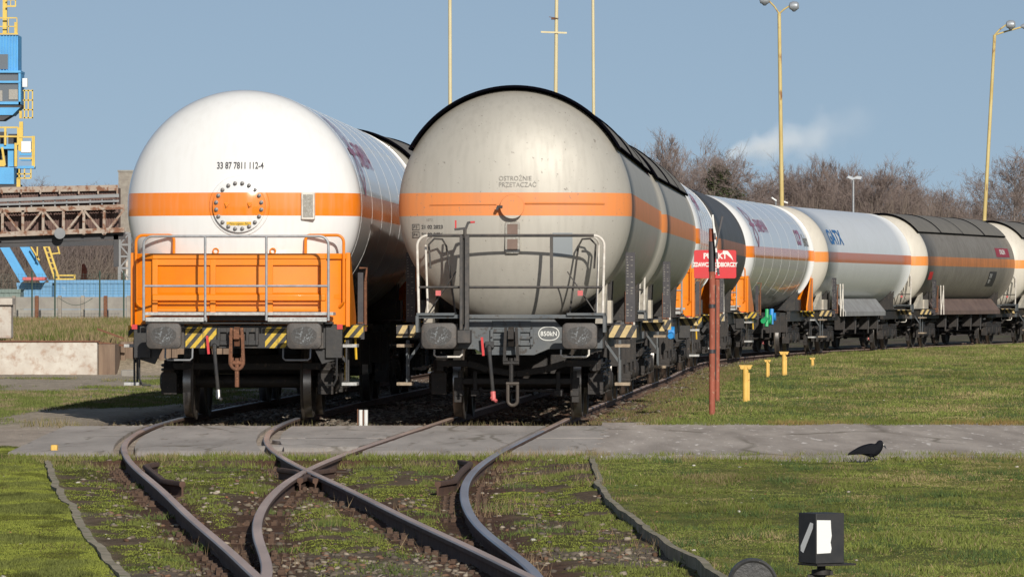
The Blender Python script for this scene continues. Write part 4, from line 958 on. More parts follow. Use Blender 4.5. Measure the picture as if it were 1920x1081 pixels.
# ------------------------------------------------------------------ grass, stones, stalks
def veg_mat(name):
    m = bpy.data.materials.new(name); m.use_nodes = True; n = m.node_tree; b = n.nodes['Principled BSDF']; b.inputs['Roughness'].default_value = 0.8; b.inputs['Specular IOR Level'].default_value = 0.15
    a = n.nodes.new('ShaderNodeAttribute'); a.attribute_name = 'gcol'; n.links.new(a.outputs['Color'], b.inputs['Base Color']); return m
M['blades'] = veg_mat('grass_blades')
def blades(name, X, Z, H, W, COL, lean=0.5, hf=height):
    n = len(X); base = hf(X, Z)-0.004; az = rng.uniform(0, 2*math.pi, n); la = rng.uniform(0, 2*math.pi, n); ll = rng.uniform(0.1, lean, n)*H
    dx, dz = np.cos(az)*W/2, np.sin(az)*W/2*0.6
    v = np.zeros((n, 3, 3), np.float32)
    v[:, 0] = np.stack([X-dx, Z-dz, base], -1); v[:, 1] = np.stack([X+dx, Z+dz, base], -1); v[:, 2] = np.stack([X+np.cos(la)*ll, Z+np.sin(la)*ll, base+H], -1)
    me = bpy.data.meshes.new(name); me.vertices.add(3*n); me.vertices.foreach_set('co', v.ravel()); me.loops.add(3*n); me.loops.foreach_set('vertex_index', np.arange(3*n, dtype=np.int32))
    me.polygons.add(n); me.polygons.foreach_set('loop_start', np.arange(0, 3*n, 3, dtype=np.int32)); me.update(calc_edges=True)
    at = me.color_attributes.new('gcol', 'FLOAT_COLOR', 'POINT'); cc = np.ones((n, 3, 4), np.float32); cc[:, :, :3] = COL[:, None, :]; cc[:, 2, :3] *= 1.15; at.data.foreach_set('color', cc.ravel())
    me.materials.append(M['blades']); o = bpy.data.objects.new(name, me); C.objects.link(o); return o
def scatter(n, z0, z1, xf0, xf1, power=1.0):
    Z = z0+(z1-z0)*rng.random(n)**power; a = xf0(Z); b = xf1(Z); return a+(b-a)*rng.random(n), Z
edgeL = lambda Z: -0.0935*Z; edgeR = lambda Z: 0.0935*Z
def veg(name, n, z0, z1, x0, x1, hfun, w_, cfun, keep, power=1.0, lean=0.5):
    X, Z = scatter(n, z0, z1, x0, x1, power); k = keep(X, Z) > rng.random(n); X, Z = X[k], Z[k]
    cl_ = fbm(X*2.3, Z*1.1, 41); H = hfun(X, Z, cl_)*rng.uniform(0.5, 1.3, len(X)); COL = cfun(X, Z, cl_)*rng.uniform(0.7, 1.35, (len(X), 1))
    o = blades(name, X, Z, H, w_*rng.uniform(0.6, 1.4, len(X)), COL, lean); tag(o, kind='stuff'); return o
mixc = lambda a, b, t: np.array(a)[None]*(1-t[:, None])+np.array(b)[None]*t[:, None]
veg('moss', 150000, 28, 61, edgeL, lambda Z: kx(KL, Z), lambda X, Z, c: 0.012+0.016*sst(.45, .7, c), .012,
    lambda X, Z, c: mixc((.165, .185, .034), (.10, .112, .03), sst(.45, .65, c))*(1-0.45*sst(.56, .66, fbm(X*3.2, Z*1.3, 22)))[:, None], lambda X, Z: 0.9*masks(X, Z)[0], 0.8)
veg('grass', 260000, 28, 56, lambda Z: kx(KR, Z)+0.02, edgeR, lambda X, Z, c: 0.010+0.034*sst(.5, .75, c)**2, .010,
    lambda X, Z, c: mixc(np.array((.125, .145, .034)), (.21, .165, .085), (rng.random(len(X)) < 0.10+0.55*sst(.48, .60, fbm(X*1.1, Z*.45, 21))).astype(float))*(0.35+1.3*fbm(X*.9, Z*.35, 61))[:, None], lambda X, Z: masks(X, Z)[1]*(.35+.65*sst(.40, .52, fbm(X*2.1, Z*.8, 71))), 0.9, 1.1)
veg('creeping_weeds', 200000, 28, 57, lambda Z: kx(KL, Z), lambda Z: kx(KR, Z), lambda X, Z, c: 0.010+0.03*sst(.5, .75, c), .011,
    lambda X, Z, c: mixc((.175, .20, .036), (.105, .12, .032), sst(.4, .7, c)), lambda X, Z: sst(.40, .52, fbm(X*3.2, Z*1.3, 22))*(1-.8*sst(.57, .66, fbm(X*1.1, Z*.45, 21)))*sst(.14, .3, np.minimum.reduce([np.abs(X-cxa(CM, Z)-0.75), np.abs(X-cxa(CM, Z)+0.75), np.abs(X-cxa(CL, Z)-0.75), np.abs(X-cxa(CL, Z)+0.75)])), 0.9)
def dry_keep(X, Z): return sst(.52, .66, fbm(X*1.4, Z*.6, 51))*(X > cxa(CM, Z)+0.7)+0.10*sst(.6, .7, fbm(X*1.4, Z*.6, 52))+0.25*sst(54, 57, Z)
veg('dry_stalks', 26000, 30, 57.5, lambda Z: kx(KL, Z)+.3, lambda Z: kx(KR, Z)+.1, lambda X, Z, c: 0.05+0.07*c, .0045,
    lambda X, Z, c: mixc((.26, .20, .12), (.16, .10, .06), rng.random(len(X))), dry_keep, 1.0, 0.9)
veg('dry_stalks', 2600, 69.3, 70.9, lambda Z: Z*0-6.0, lambda Z: Z*0+1.8, lambda X, Z, c: 0.04+0.13*c, .010,
    lambda X, Z, c: mixc((.22, .17, .10), (.12, .12, .04), rng.random(len(X))), lambda X, Z: 0.8+0*X, 1.0, 0.7)
veg('grass', 300000, 70.2, 200, lambda Z: cxa(CM, Z)+1.3, lambda Z: 0.094*Z+.5, lambda X, Z, c: (0.012+0.04*sst(.45, .75, c)**1.5)*(1+Z/300), .018,
    lambda X, Z, c: mixc(mixc((.135, .150, .038), (.11, .14, .034), np.array([.5]))[0], (.23, .185, .09), (rng.random(len(X)) < 0.10+0.50*sst(.45, .65, fbm(X*1.1, Z*.45, 21))).astype(float))*(0.45+1.1*fbm(X*.7, Z*.2, 62))[:, None], lambda X, Z: masks(X, Z)[5]*(Z < 198), 1.4, 1.0)
veg('grass', 90000, 70, 119, edgeL, lambda Z: cxa(CL, Z)-1.6, lambda X, Z, c: 0.02+0.04*c, .016,
    lambda X, Z, c: mixc((.11, .13, .035), (.20, .16, .09), sst(.5, .7, c)), lambda X, Z: sst(.45, .56, fbm(X*.35, Z*.09, 31)+0.1*(fbm(X*3.2, Z*1.3, 22)-.5)), 1.0)
veg('rough_grass', 60000, 120, 250, edgeL, lambda Z: Z*0-6.3, lambda X, Z, c: 0.08+0.20*c, .035,
    lambda X, Z, c: mixc((.21, .16, .085), (.10, .115, .03), (fbm(X*1.1, Z*.45, 21) > .53).astype(float)), lambda X, Z: 0.9+0*X, 1.0)

def edge_keep(X, Z, z0, wd, sd): return (Z < z0+wd*(fbm(X*1.7, X*0+3.3, sd)-.35)*2.2).astype(float)
veg('verge_grass', 22000, 54.6, 58.6, edgeL, edgeR, lambda X, Z, c: 0.045+0.03*c, .010, lambda X, Z, c: mixc((.12, .14, .032), (.20, .16, .08), sst(.5, .7, c)), lambda X, Z: edge_keep(X, Z, 56.0, 1.3, 81)*(X > -5), 1.0, 1.0)
veg('verge_grass', 16000, 67.2, 70.6, lambda Z: Z*0+1.0, edgeR, lambda X, Z, c: 0.045+0.035*c, .012, lambda X, Z, c: mixc((.11, .13, .030), (.19, .13, .05), sst(.45, .7, c)), lambda X, Z: 1-edge_keep(X, Z, 69.0, 1.0, 82), 1.0, 1.0)
def shoulder(X, Z): return sst(.36, .52, fbm(X*2.2, Z*.9, 91))*.9
veg('creeping_weeds', 60000, 70.2, 135, lambda Z: cxa(CM, Z)+.95, lambda Z: cxa(CM, Z)+2.1, lambda X, Z, c: 0.02+0.05*c, .016, lambda X, Z, c: mixc((.10, .115, .032), (.17, .115, .065), (rng.random(len(X)) < .5).astype(float)), shoulder, 1.5, 1.2)
def tufts(n, z0, z1, x0, x1, hh, colr, per=110, rad=.09):
    X, Z = scatter(n, z0, z1, x0, x1); XX = np.repeat(X, per)+rng.normal(0, rad, n*per); ZZ = np.repeat(Z, per)+rng.normal(0, rad*1.6, n*per)
    H = hh*np.repeat(rng.uniform(.5, 1.3, n), per)*rng.uniform(.4, 1.2, n*per); COL = np.array(colr)[None]*rng.uniform(.7, 1.3, (n*per, 1)); return tag(blades('grass_tufts', XX, ZZ, H, np.full(n*per, .008), COL, 1.3), kind='stuff')
tufts(70, 31, 55, lambda Z: kx(KR, Z)+.1, edgeR, .055, (.065, .095, .030))
tufts(45, 31, 55, lambda Z: kx(KR, Z)+.1, edgeR, .035, (.14, .17, .035), rad=.16)
tufts(40, 31, 56, lambda Z: kx(KL, Z)+.1, lambda Z: kx(KR, Z)-.1, .05, (.085, .115, .032))
tufts(110, 71, 125, lambda Z: cxa(CM, Z)+2.2, lambda Z: .093*Z, .075, (.060, .090, .032), rad=.16)
tufts(26, 31, 58, edgeL, lambda Z: kx(KL, Z)-.1, .03, (.10, .085, .035), rad=.16)
def stones(name, n, pick, smin, smax, cols, kind='stuff'):
    X, Z = pick(n); n = len(X); S = rng.uniform(smin, smax, n)**1.0; H = height(X, Z)
    t_ = (1+5**.5)/2; iv = np.array([(-1, t_, 0), (1, t_, 0), (-1, -t_, 0), (1, -t_, 0), (0, -1, t_), (0, 1, t_), (0, -1, -t_), (0, 1, -t_), (t_, 0, -1), (t_, 0, 1), (-t_, 0, -1), (-t_, 0, 1)])/1.9
    fi = np.array([(0, 11, 5), (0, 5, 1), (0, 1, 7), (0, 7, 10), (0, 10, 11), (1, 5, 9), (5, 11, 4), (11, 10, 2), (10, 7, 6), (7, 1, 8), (3, 9, 4), (3, 4, 2), (3, 2, 6), (3, 6, 8), (3, 8, 9), (4, 9, 5), (2, 4, 11), (6, 2, 10), (8, 6, 7), (9, 8, 1)])
    v = iv[None]*rng.uniform(0.6, 1.3, (n, 12, 1))*S[:, None, None]*np.stack([rng.uniform(.8, 1.4, n), rng.uniform(.8, 1.4, n), rng.uniform(.4, .8, n)], -1)[:, None]
    a = rng.uniform(0, 6.28, n); ca, sa = np.cos(a)[:, None], np.sin(a)[:, None]; x = v[..., 0]*ca-v[..., 1]*sa; y = v[..., 0]*sa+v[..., 1]*ca
    P = np.stack([x+X[:, None], y+Z[:, None], v[..., 2]+(H+S*.15)[:, None]], -1).astype(np.float32)
    F = (fi[None]+np.arange(n)[:, None, None]*12).astype(np.int32)
    me = bpy.data.meshes.new(name); me.vertices.add(n*12); me.vertices.foreach_set('co', P.ravel()); me.loops.add(F.size); me.loops.foreach_set('vertex_index', F.ravel()); me.polygons.add(n*20); me.polygons.foreach_set('loop_start', np.arange(0, F.size, 3, dtype=np.int32)); me.update(calc_edges=True)
    at = me.color_attributes.new('gcol', 'FLOAT_COLOR', 'POINT'); cc = np.ones((n, 12, 4), np.float32); pal = np.array(cols)[rng.integers(0, len(cols), n)]*rng.uniform(.6, 1.2, (n, 1)); cc[:, :, :3] = pal[:, None]; at.data.foreach_set('color', cc.ravel())
    me.materials.append(M['blades']); o = bpy.data.objects.new(name, me); C.objects.link(o); return tag(o, kind=kind)
GC = [(.20, .165, .125), (.14, .11, .08), (.29, .245, .19), (.17, .10, .065), (.12, .10, .08)]
def pk_bed(n):
    X, Z = scatter(n, 29, 56, lambda Z: kx(KL, Z)+.2, lambda Z: kx(KR, Z)); a = fbm(X*1.1, Z*.45, 21); k = sst(.46, .62, a)*.55*sst(54, 38, Z)+.07 > rng.random(n); return X[k], Z[k]
stones('gravel', 15000, pk_bed, .007, .028, GC)
def pk_ball(n):
    Z = 69.8+120*rng.random(n)**1.8; X = cxa(CM, Z)+np.minimum(rng.uniform(-1.7, 1.5, n), 9)+np.abs(rng.normal(0, .18, n)); return X, Z
stones('ballast', 24000, pk_ball, .014, .042, [(.13, .10, .075), (.09, .065, .05), (.22, .19, .15), (.11, .065, .045)])
def pk_l(n):
    Z = 69.6+50*rng.random(n)**1.5; X = cxa(CL, Z)+rng.uniform(-1.6, 2.0, n); return X, Z
stones('ballast', 14000, pk_l, .018, .048, [(.17, .14, .11), (.12, .09, .07), (.26, .23, .19)])
def pk_any(n):
    X, Z = scatter(n, 29, 110, lambda Z: -.09*Z, lambda Z: .09*Z, 1.3); return X, Z
stones('pale_stones', 260, pk_any, .008, .022, [(.55, .52, .46), (.45, .40, .33), (.32, .14, .08)])
def pk_road(n):
    X, Z = scatter(n, 56, 69.5, lambda Z: Z*0-5, lambda Z: Z*0+7); return X, Z

# ------------------------------------------------------------------ small things near the track
def sign_pole():
    x, z = gp(1335, 778, -0.02); t = empty('signal_post', (x, z, -0.05)); top = 2.50
    mb = MB(); mb.tube([(0, 0, -0.3), (0.005, 0, 1.2), (0.0, 0, top)], 0.042, 14); po = mb.build('post', M['redpost'], t)
    mb = MB(); mb.tube([(0.0, 0, 1.93), (0.0, 0, 2.33)], 0.0455, 14); mb.build('sleeve', 'board', po)
    
    for q in (1.45, .85): mb = MB(); mb.tube([(0, 0, q), (0, 0, q+.05)], 0.047, 14); mb.build('clamp', 'board', po)
    mb = MB(); mb.beam((0.05, 0.00, 0.5), (0.05, -0.01, 1.75), 0.012, 0.045); mb.build('cable_strip', 'grime', t)
    for (xa, za, xb, zb_, m1) in ((0.005, 2.68, 0.085, 1.88, 'ink_white'), (0.135, 2.66, 0.045, 2.24, 'board')):
        mb = MB(); mb.beam((xa, -0.05, za), (xb, -0.06, zb_), 0.022, 0.14, up=(0, 1, 0)); a = mb.build('cross_arm', m1, t)
        if m1 == 'ink_white':
            mb = MB()
            for k in (0.30, 0.62, 0.88):
                p = Vector((xa, -0.05, za)).lerp(Vector((xb, -0.06, zb_)), k); q = Vector((xa, -0.05, za)).lerp(Vector((xb, -0.06, zb_)), k+0.11); mb.beam(p, q, 0.028, 0.147, up=(0, 1, 0))
            mb.build('black_band', 'board', a)
    tag(t, 'tall rusty red post with narrow black and white crossed boards nearest the road', 'post')
    x2, z2 = gp(1345, 752, -0.02); t = empty('sign_post', (x2, z2, -0.05))
    mb = MB(); mb.tube([(0, 0, -0.3), (0, 0, 2.05)], 0.036, 12); mb.build('post', M['redpost'], t)
    sg = MB(); w_, h_ = 0.635, 0.425; cz = 2.09; rr = rounded_rect(w_, h_, 0.03); sg.prism([(a-0.035, b+cz) for a, b in rr], 'y', -0.062, -0.05); s_ = sg.build('sign_board', M['signred'], t, bevel=0.002)
    for txt, sz, dz, sx in (('PUNKT', .115, .085, .95), ('ZDAWCZO-ODBIORCZY', .088, -.035, .66), ('IP', .13, -.15, .8)):
        vs_, fs_ = text_verts(txt, sz, 'CENTER', bold=.004); q = MB(); q.add([(v[0]*sx-0.035, -0.0645, cz+dz+v[1]) for v in vs_], fs_); q.build('lettering', 'ink_white', s_, smooth=False)
    sc = MB(); sc.add([(a-0.035, -0.0638, cz+b) for a, b in ((.12, .205), (.19, .20), (.25, .12), (.275, .05), (.24, .09), (.17, .15), (.11, .17))], [(0, 1, 2, 3, 4, 5, 6)]); sc.build('scrape_mark', 'ink_white', s_, smooth=False)
    tag(t, 'rusty post carrying the red board lettered PUNKT, just behind the crossed-board post', 'sign')
M['redpost'] = mat('flaking_red_post', (0.36, 0.10, 0.06), (0.27, 0.075, 0.045), 8, 0.75, bump=0.5, c3=(0.42, 0.22, 0.15), stretch=(1, 1, .4))
M['signred'] = mat('red_sign_face', (0.64, 0.025, 0.035), (0.56, 0.025, 0.03), 4, 0.35)
sign_pole()
M['postyel'] = mat('yellow_marker_paint', (0.78, 0.50, 0.12), (0.66, 0.40, 0.09), 6, 0.6, c3=(0.45, 0.20, 0.05), t3=(.66, .7))
def marker(x, yb, yt, label, w_=0.045, base=0.01):
    X, Z = gp(x, yb, base); h = (yb-yt)*Z/FPX; t = empty('marker_post', (X, Z, base-0.02)); k = w_/0.045
    mb = MB(); mb.tube([(0, 0, -0.25), (0, 0, h)], w_, 12); mb.box(w_*.7, w_*1.35, -.03, .03, 0, h*.8); mb.build('post', 'postyel', t)
    mb = MB()
    for sx in (-1, 1): mb.lathe([(-0.05, .032*k), (0.05, .032*k), (.055, .022*k)], (sx*.055*k, 0, h-.02*k), 'y', 12)
    mb.box(-.10*k, .10*k, -.045, .045, h-.004, h+.012*k); mb.build('cap', 'postyel', t)
    tag(t, label, 'marker post', 'yellow marker posts in the grass by the curve')
marker(1398, 748, 683, 'thick yellow marker post nearest the red posts, tallest of the four')
marker(1439, 702, 673, 'slim yellow marker post second from the left in the grass', 0.03, .03)
marker(1470, 700, 658, 'sturdy yellow marker post third from the left, with split cap', .043, .03)
marker(1523, 683, 669, 'tiny yellow stub post farthest right by the curve', .028, .05)
# white clearance marker between the tracks
X, Z = gp(681, 793, -0.05); t = empty('clearance_marker', (X, Z, -0.07))
for dx in (-0.032, 0.034):
    mb = MB(); mb.tube([(dx, 0, -.15), (dx, 0, .19)], 0.026, 12); mb.build('stake', 'ink_white', t)
mb = MB(); mb.box(-.075, -.062, -.02, .02, 0, .2); mb.box(-.004, .006, -.028, .0, 0, .185); mb.build('edge_strip', 'rust', t)
tag(t, 'small white clearance marker standing between the two leading wagons', 'clearance marker')
X, Z = gp(101, 846, -0.03); mb = MB(); mb.prism([(-.03, -.05), (.035, -.06), (.042, .04), (-.028, .05)], 'z', -.06, .09); o = mb.build('boundary_stone', 'postyel', bevel=.012); o.location = (X, Z, -.05); tag(o, 'small yellow painted stone at the left end of the crossing', 'stone')

# switch lantern and its counterweight
Zl = 29.0; xl, zl = px(1530, 1010, Zl); t = empty('switch_lantern', (xl, Zl, -0.08))
zb0, zt0 = px(0, 1056, Zl)[1]+.08, px(0, 962, Zl)[1]+.08; ang = R(30)
ca, sa = math.cos(ang), math.sin(ang); Wd = .172; Dp = .165
def rot(u, v_): return (u*ca-v_*sa, u*sa+v_*ca)
crn = [rot(0, 0), rot(Wd, 0), rot(Wd, Dp), rot(0, Dp)]
mb = MB(); mb.prism(crn, 'z', zb0, zt0); bd = mb.build('housing', M.setdefault('lantern', mat('lantern_black', (.022, .023, .026), (.035, .034, .034), 14, .6, c3=(.09, .08, .07), t3=(.66, .72))), t, bevel=.003)
def face_poly(pts, axis, mt, name):
    m_ = MB(); vs = []
    for u, v_ in pts:
        p = rot(u, -0.0025) if axis == 'r' else rot(-0.0025, u); vs.append((p[0], p[1], zb0+v_*(zt0-zb0)))
    m_.add(vs, [tuple(range(len(vs)))]); return m_.build(name, mt, bd, smooth=False)
M['lwhite'] = mat('lantern_white', (.80, .80, .78), rough=.5)
face_poly([(.004, .20), (.088, .21), (.093, .30), (.087, .42), (.094, .55), (.09, .70), (.088, .86), (.004, .87)], 'r', M['lwhite'], 'white_panel')
face_poly([(.022, .80), (.026, .70), (.115, .20), (.14, .24), (.14, .34), (.05, .82)], 'l', M['lwhite'], 'white_stroke')
mb = MB(); q = [rot(-.005, -.02), rot(Wd+.06, -.02), rot(Wd+.06, Dp), rot(-.005, Dp)]; mb.prism(q, 'z', zb0-.012, zb0-.002); mb.build('base_plate', 'grime', t)
ccx, ccy = rot(Wd*.5, Dp*.5); mb = MB(); mb.tube([(ccx, ccy, zb0-.01), (ccx, ccy, -.1)], .022, 12); mb.tube([(ccx, ccy, zb0-.035), (ccx, ccy, zb0-.06)], .05, 12); mb.beam((ccx-.07, ccy, zb0-.07), (ccx+.06, ccy, zb0-.05), .03, .02); mb.build('stand', 'grime', t)
tag(t, 'black square switch lantern with white panels on a short stand', 'switch lantern')
Zc = 28.6; xc, zc = px(1411, 1092, Zc); t = empty('counterweight', (xc, Zc, -.08))
mb = MB(); mb.lathe([(-.05, .105), (-.058, .115), (-.05, .125), (.04, .125), (.05, .115)], (0, 0, zc+.08), 'y', 40); w_ = mb.build('weight', M.setdefault('cw', mat('cast_weight', (.035, .036, .038), (.06, .058, .055), 10, .5, bump=.5, c3=(.35, .34, .25), t3=(.70, .74), s3=40)), t)
mb = MB(); mb.tube([(0, .02, zc+.08), (.18, .05, .02)], .018, 8); mb.build('lever', 'grime', t)
tag(t, 'round dark cast counterweight in the grass beside the switch lantern', 'counterweight')

# crow (a rook) walking on the road edge
Xc, Zc = gp(1632, 861, -0.018); cr = empty('crow', (Xc, Zc, -0.018))
K = 1.0/(FPX/Zc)
def C2(x, y): return ((x-1632)*K, (861-y)*K)       # photo outline -> metres beside the bird's feet
def body_loft():
    st = [(1590.5, 850.2, 1.6, 4), (1598, 848.4, 3.8, 7), (1608, 845, 6.4, 9), (1617, 842.8, 8.8, 11), (1625, 842.8, 11.3, 13), (1632, 843.4, 13.4, 15), (1638.5, 842.8, 13.2, 15), (1644, 840, 11.2, 13), (1647.6, 836.4, 9.0, 11), (1649.4, 832.6, 7.4, 9), (1650.3, 829.4, 6.6, 8), (1651, 826.4, 4.8, 6), (1651.3, 824.4, 1.6, 2)]
    # smooth axis loft: ellipse sections perpendicular to the axis
    pts = [Vector((C2(a, b)[0], 0, C2(a, b)[1])) for a, b, _, _ in st]; mb = MB(); n = 20; vs = []
    for i, p in enumerate(pts):
        d = (pts[min(i+1, len(pts)-1)]-pts[max(i-1, 0)]).normalized(); u = Vector((-d.z, 0, d.x)); hz_, wy = st[i][2]*K, st[i][3]*K*.62
        for k in range(n):
            a = 2*math.pi*k/n; vs.append(p+u*(math.sin(a)*hz_)+Vector((0, 1, 0))*(math.cos(a)*wy))
    fs = [(i*n+k, i*n+(k+1) % n, (i+1)*n+(k+1) % n, (i+1)*n+k) for i in range(len(pts)-1) for k in range(n)]+[tuple(range(n)), tuple((len(pts)-1)*n+k for k in range(n))[::-1]]
    mb.add(vs, fs); return mb
M['crow'] = mat('crow_feathers', (.0025, .003, .006), (.006, .007, .011), 40, .7, bump=.6, stretch=(1, 1, 2), spec=.25)
M['beak'] = mat('pale_beak_base', (.45, .42, .38), rough=.6); M['beakd'] = mat('dark_beak', (.05, .05, .055), rough=.4)
bo = body_loft().build('body', 'crow', cr, angle=60); ss = bo.modifiers.new('s', 'SUBSURF'); ss.levels = 1; ss.render_levels = 2
for sy in (-1, 1):                                    # folded wings over the flanks
    mb = MB(); out_ = [(1645, 837), (1640, 832.5), (1630, 833), (1618, 837.5), (1606, 843.5), (1593, 850), (1600, 851), (1612, 850), (1624, 850), (1636, 850), (1643, 844)]
    o2 = [C2(*p) for p in out_]; ys_ = [.036, .040, .046, .042, .032, .014, .018, .036, .050, .052, .044]
    vs = [(a, sy*y_*1.0, b) for (a, b), y_ in zip(o2, ys_)]+[(C2(1628, 840)[0], sy*.062, C2(1628, 841)[1])]+[(a, sy*y_*.3, b) for (a, b), y_ in zip(o2, ys_)]
    n = len(o2); fs = [(i, (i+1) % n, n) for i in range(n)]+[(i, n+1+i, n+1+(i+1) % n, (i+1) % n) for i in range(n)]
    mb.add(vs, fs); mb.build('wing', 'crow', bo, angle=60)
mb = MB()
for dx in (-2.5, 0, 2.5): mb.beam((*[C2(1612, 845)[0]], 0.0+dx*.003, C2(1612, 845)[1]), (C2(1590, 851.5+dx*.35)[0], dx*.006, C2(1590, 851.5+dx*.35)[1]), .022, .006)
mb.build('tail', 'crow', bo)
mb = MB(); a = C2(1652.5, 830.5); b = C2(1657.2, 834.2); mb.tube([(a[0], 0, a[1]), (b[0], 0, b[1])], [.014, .009], 8); mb.build('beak_base', 'beak', bo)
mb = MB(); b2_ = C2(1661.8, 841); mb.tube([(b[0], 0, b[1]), ((b[0]+b2_[0])/2+.002, 0, (b[1]+b2_[1])/2+.002), (b2_[0], 0, b2_[1])], [.0095, .007, .002], 8); mb.build('beak', 'beakd', bo)
for sy in (-1, 1):
    mb = MB(); mb.lathe([(-.003, .001), (0, .004), (.003, .001)], (C2(1654, 0)[0], sy*.024, C2(0, 829)[1]), 'y', 8); mb.build('eye', 'tread', bo)
for sy, lx, fx in ((-1, 1633, 1632), (1, 1638, 1642)):
    k1 = C2(lx, 850); kn = C2(lx-1, 856.5); ft = C2(fx, 861)
    mb = MB(); mb.tube([(k1[0], sy*.022, k1[1]+.01), (kn[0], sy*.022, kn[1]+.004), (kn[0], sy*.022, kn[1])], [.028, .014, .006], 8); mb.tube([(kn[0], sy*.022, kn[1]+.005), (ft[0], sy*.022, .004)], .0045, 6)
    for an in (-28, 0, 28, 180): mb.tube([(ft[0], sy*.022, .005), (ft[0]+.032*math.cos(R(an)), sy*.022+.032*math.sin(R(an)), .003)], [.0045, .002], 6)
    mb.build('leg', 'crow', cr)
tag(cr, 'black crow with pale beak base standing at the edge of the road', 'crow')

# ------------------------------------------------------------------ lamp posts and masts
M['lpost'] = mat('yellow_lamp_post', (.62, .50, .22), (.52, .38, .13), 3, .6, c3=(.25, .11, .04), t3=(.57, .68), s3=5, stretch=(1, 1, .35))
M['lpost_pale'] = mat('pale_yellow_mast', (.66, .58, .36), (.60, .50, .28), 3, .6, c3=(.32, .18, .08), t3=(.66, .72), s3=7, stretch=(1, 1, .35))
M['lamp'] = mat('lamp_hood_grey', (.42, .45, .48), (.33, .35, .37), 5, .4, metal=.3); M['lampglass'] = mat('lamp_glass', (.16, .18, .20), rough=.15, metal=.2)
def pole(name, x0, y0, x1, y1, Z, w_, label, mt='lpost_pale', base=0.0, cat='mast', group=None):
    X0, z0 = px(x0, y0, Z); X1, z1 = px(x1, y1, Z); sl = (X1-X0)/(z1-z0); t = empty(name, (X0-sl*(z0-base), Z, base))
    mb = MB(); H_ = z1-base; N = 12
    mb.tube([(sl*H_*i/N, 0, H_*i/N-(.4 if i == 0 else 0)) for i in range(N+1)], [w_/2*(1.25-.35*i/N) for i in range(N+1)], 14); mb.build('pole', mt, t); tag(t, label, cat, group); return t, sl*H_, H_
GR = 'tall yellow lamp masts behind the trains'
pole('lamp_mast', 844, 190, 843.5, -45, 188, .125, 'yellow mast left of the grey tank crown, top out of frame', group=GR)
t, ax_, H_ = pole('lamp_mast', 1042, 172, 1044, -45, 182, .125, 'yellow mast with two short crossbars above the grey tank', group=GR)
zc1 = px(0, 61, 182)[1]; zc2 = px(0, 34, 182)[1]; m_ = MB(); m_.beam((-.40, -.08, zc1+.01), (.43, -.08, zc1-.02), .04, .055); m_.build('crossbar', 'lpost_pale', t)
m_ = MB(); m_.beam((-.14, -.1, zc2+.03), (.17, -.1, zc2-.02), .02, .02); m_.box(-.07, .07, -.11, .09, zc2-.05, zc2); m_.build('bracket', 'rust', t)
pole('lamp_mast', 1113, 210, 1111.5, -45, 205, .115, 'slim yellow mast right of the crossbarred one', group=GR)
def lamp_head(t, ax, H, tipx, tipz, r=.16, d=1):
    m_ = MB(); m_.tube([(ax, 0, H), (ax+(tipx)*.45, -.05, H+tipz*.55), (ax+tipx, -.1, H+tipz)], .032, 8); a_ = m_.build('arm', 'lpost', t)
    m_ = MB(); c = (ax+tipx+d*.14, -.12, H+tipz); prof = [(-.14, .02), (-.12, .12), (-.02, .17), (.10, .16), (.16, .10), (.17, .02)]; m_.lathe([(t_*1.2, r_) for t_, r_ in prof], c, 'x', 18); m_.build('lamp_head', 'lamp', t)
    m_ = MB(); m_.lathe([(-.10, .10), (-.17, .085), (-.21, .04)], (c[0]+.02, c[1], c[2]), 'z', 16); m_.build('glass', 'lampglass', t)
t, ax_, H_ = pole('street_lamp', 1466, 383, 1461, 26, 209, .145, 'yellow street lamp with forked arms rising behind the pale tank wagon', 'lpost', cat='street lamp')
lamp_head(t, ax_, H_, .38, .28, d=1); lamp_head(t, ax_, H_, -.42, .50, d=-1)
t, ax_, H_ = pole('street_lamp', 1846, 410, 1865, 66, 219, .135, 'leaning rusty yellow street lamp near the right edge', 'lpost', cat='street lamp')
lamp_head(t, ax_, H_, .45, .40, d=1)
m_ = MB(); m_.tube([(ax_, 0, H_), (ax_+.45, .3, H_+.15), (ax_+1.05, .5, H_+.32)], .032, 8); m_.build('arm', 'lpost', t)
m_ = MB(); m_.lathe([(-.1, .05), (.05, .12), (.25, .12), (.3, .04)], (ax_+1.15, .5, H_+.36), 'x', 14); m_.build('lamp_head', 'lamp', t)
t, ax_, H_ = pole('yard_light', 1600, 388, 1600, 337, 300, .12, 'small grey yard light with flat twin heads in front of the bare trees', 'galv', cat='yard light')
m_ = MB(); m_.prism([(-.35, .12), (-.05, -.02), (.1, .05), (.38, .02), (.45, .16), (.2, .20), (0, .12), (-.25, .22)], 'y', -.15, .15); m_.v = [(a, b, c+H_) for a, b, c in m_.v]; m_.build('lamp_head', 'lamp', t)
X, z_ = px(1463, 376, 212); t = empty('floodlight', (X-.15, 212.4, 0)); m_ = MB(); m_.tube([(0, 0, 0), (0, 0, z_)], .03, 8); m_.build('pole', 'galv', t)
m_ = MB(); m_.beam((-.16, -.05, z_+.12), (.02, -.02, z_-.0), .1, .05); m_.beam((.15, -.02, z_+.02), (.45, -.02, z_-.08), .1, .05); m_.build('lamp_head', 'lwhite', t); tag(t, 'small white twin floodlight behind the forked yellow lamp', 'floodlight')

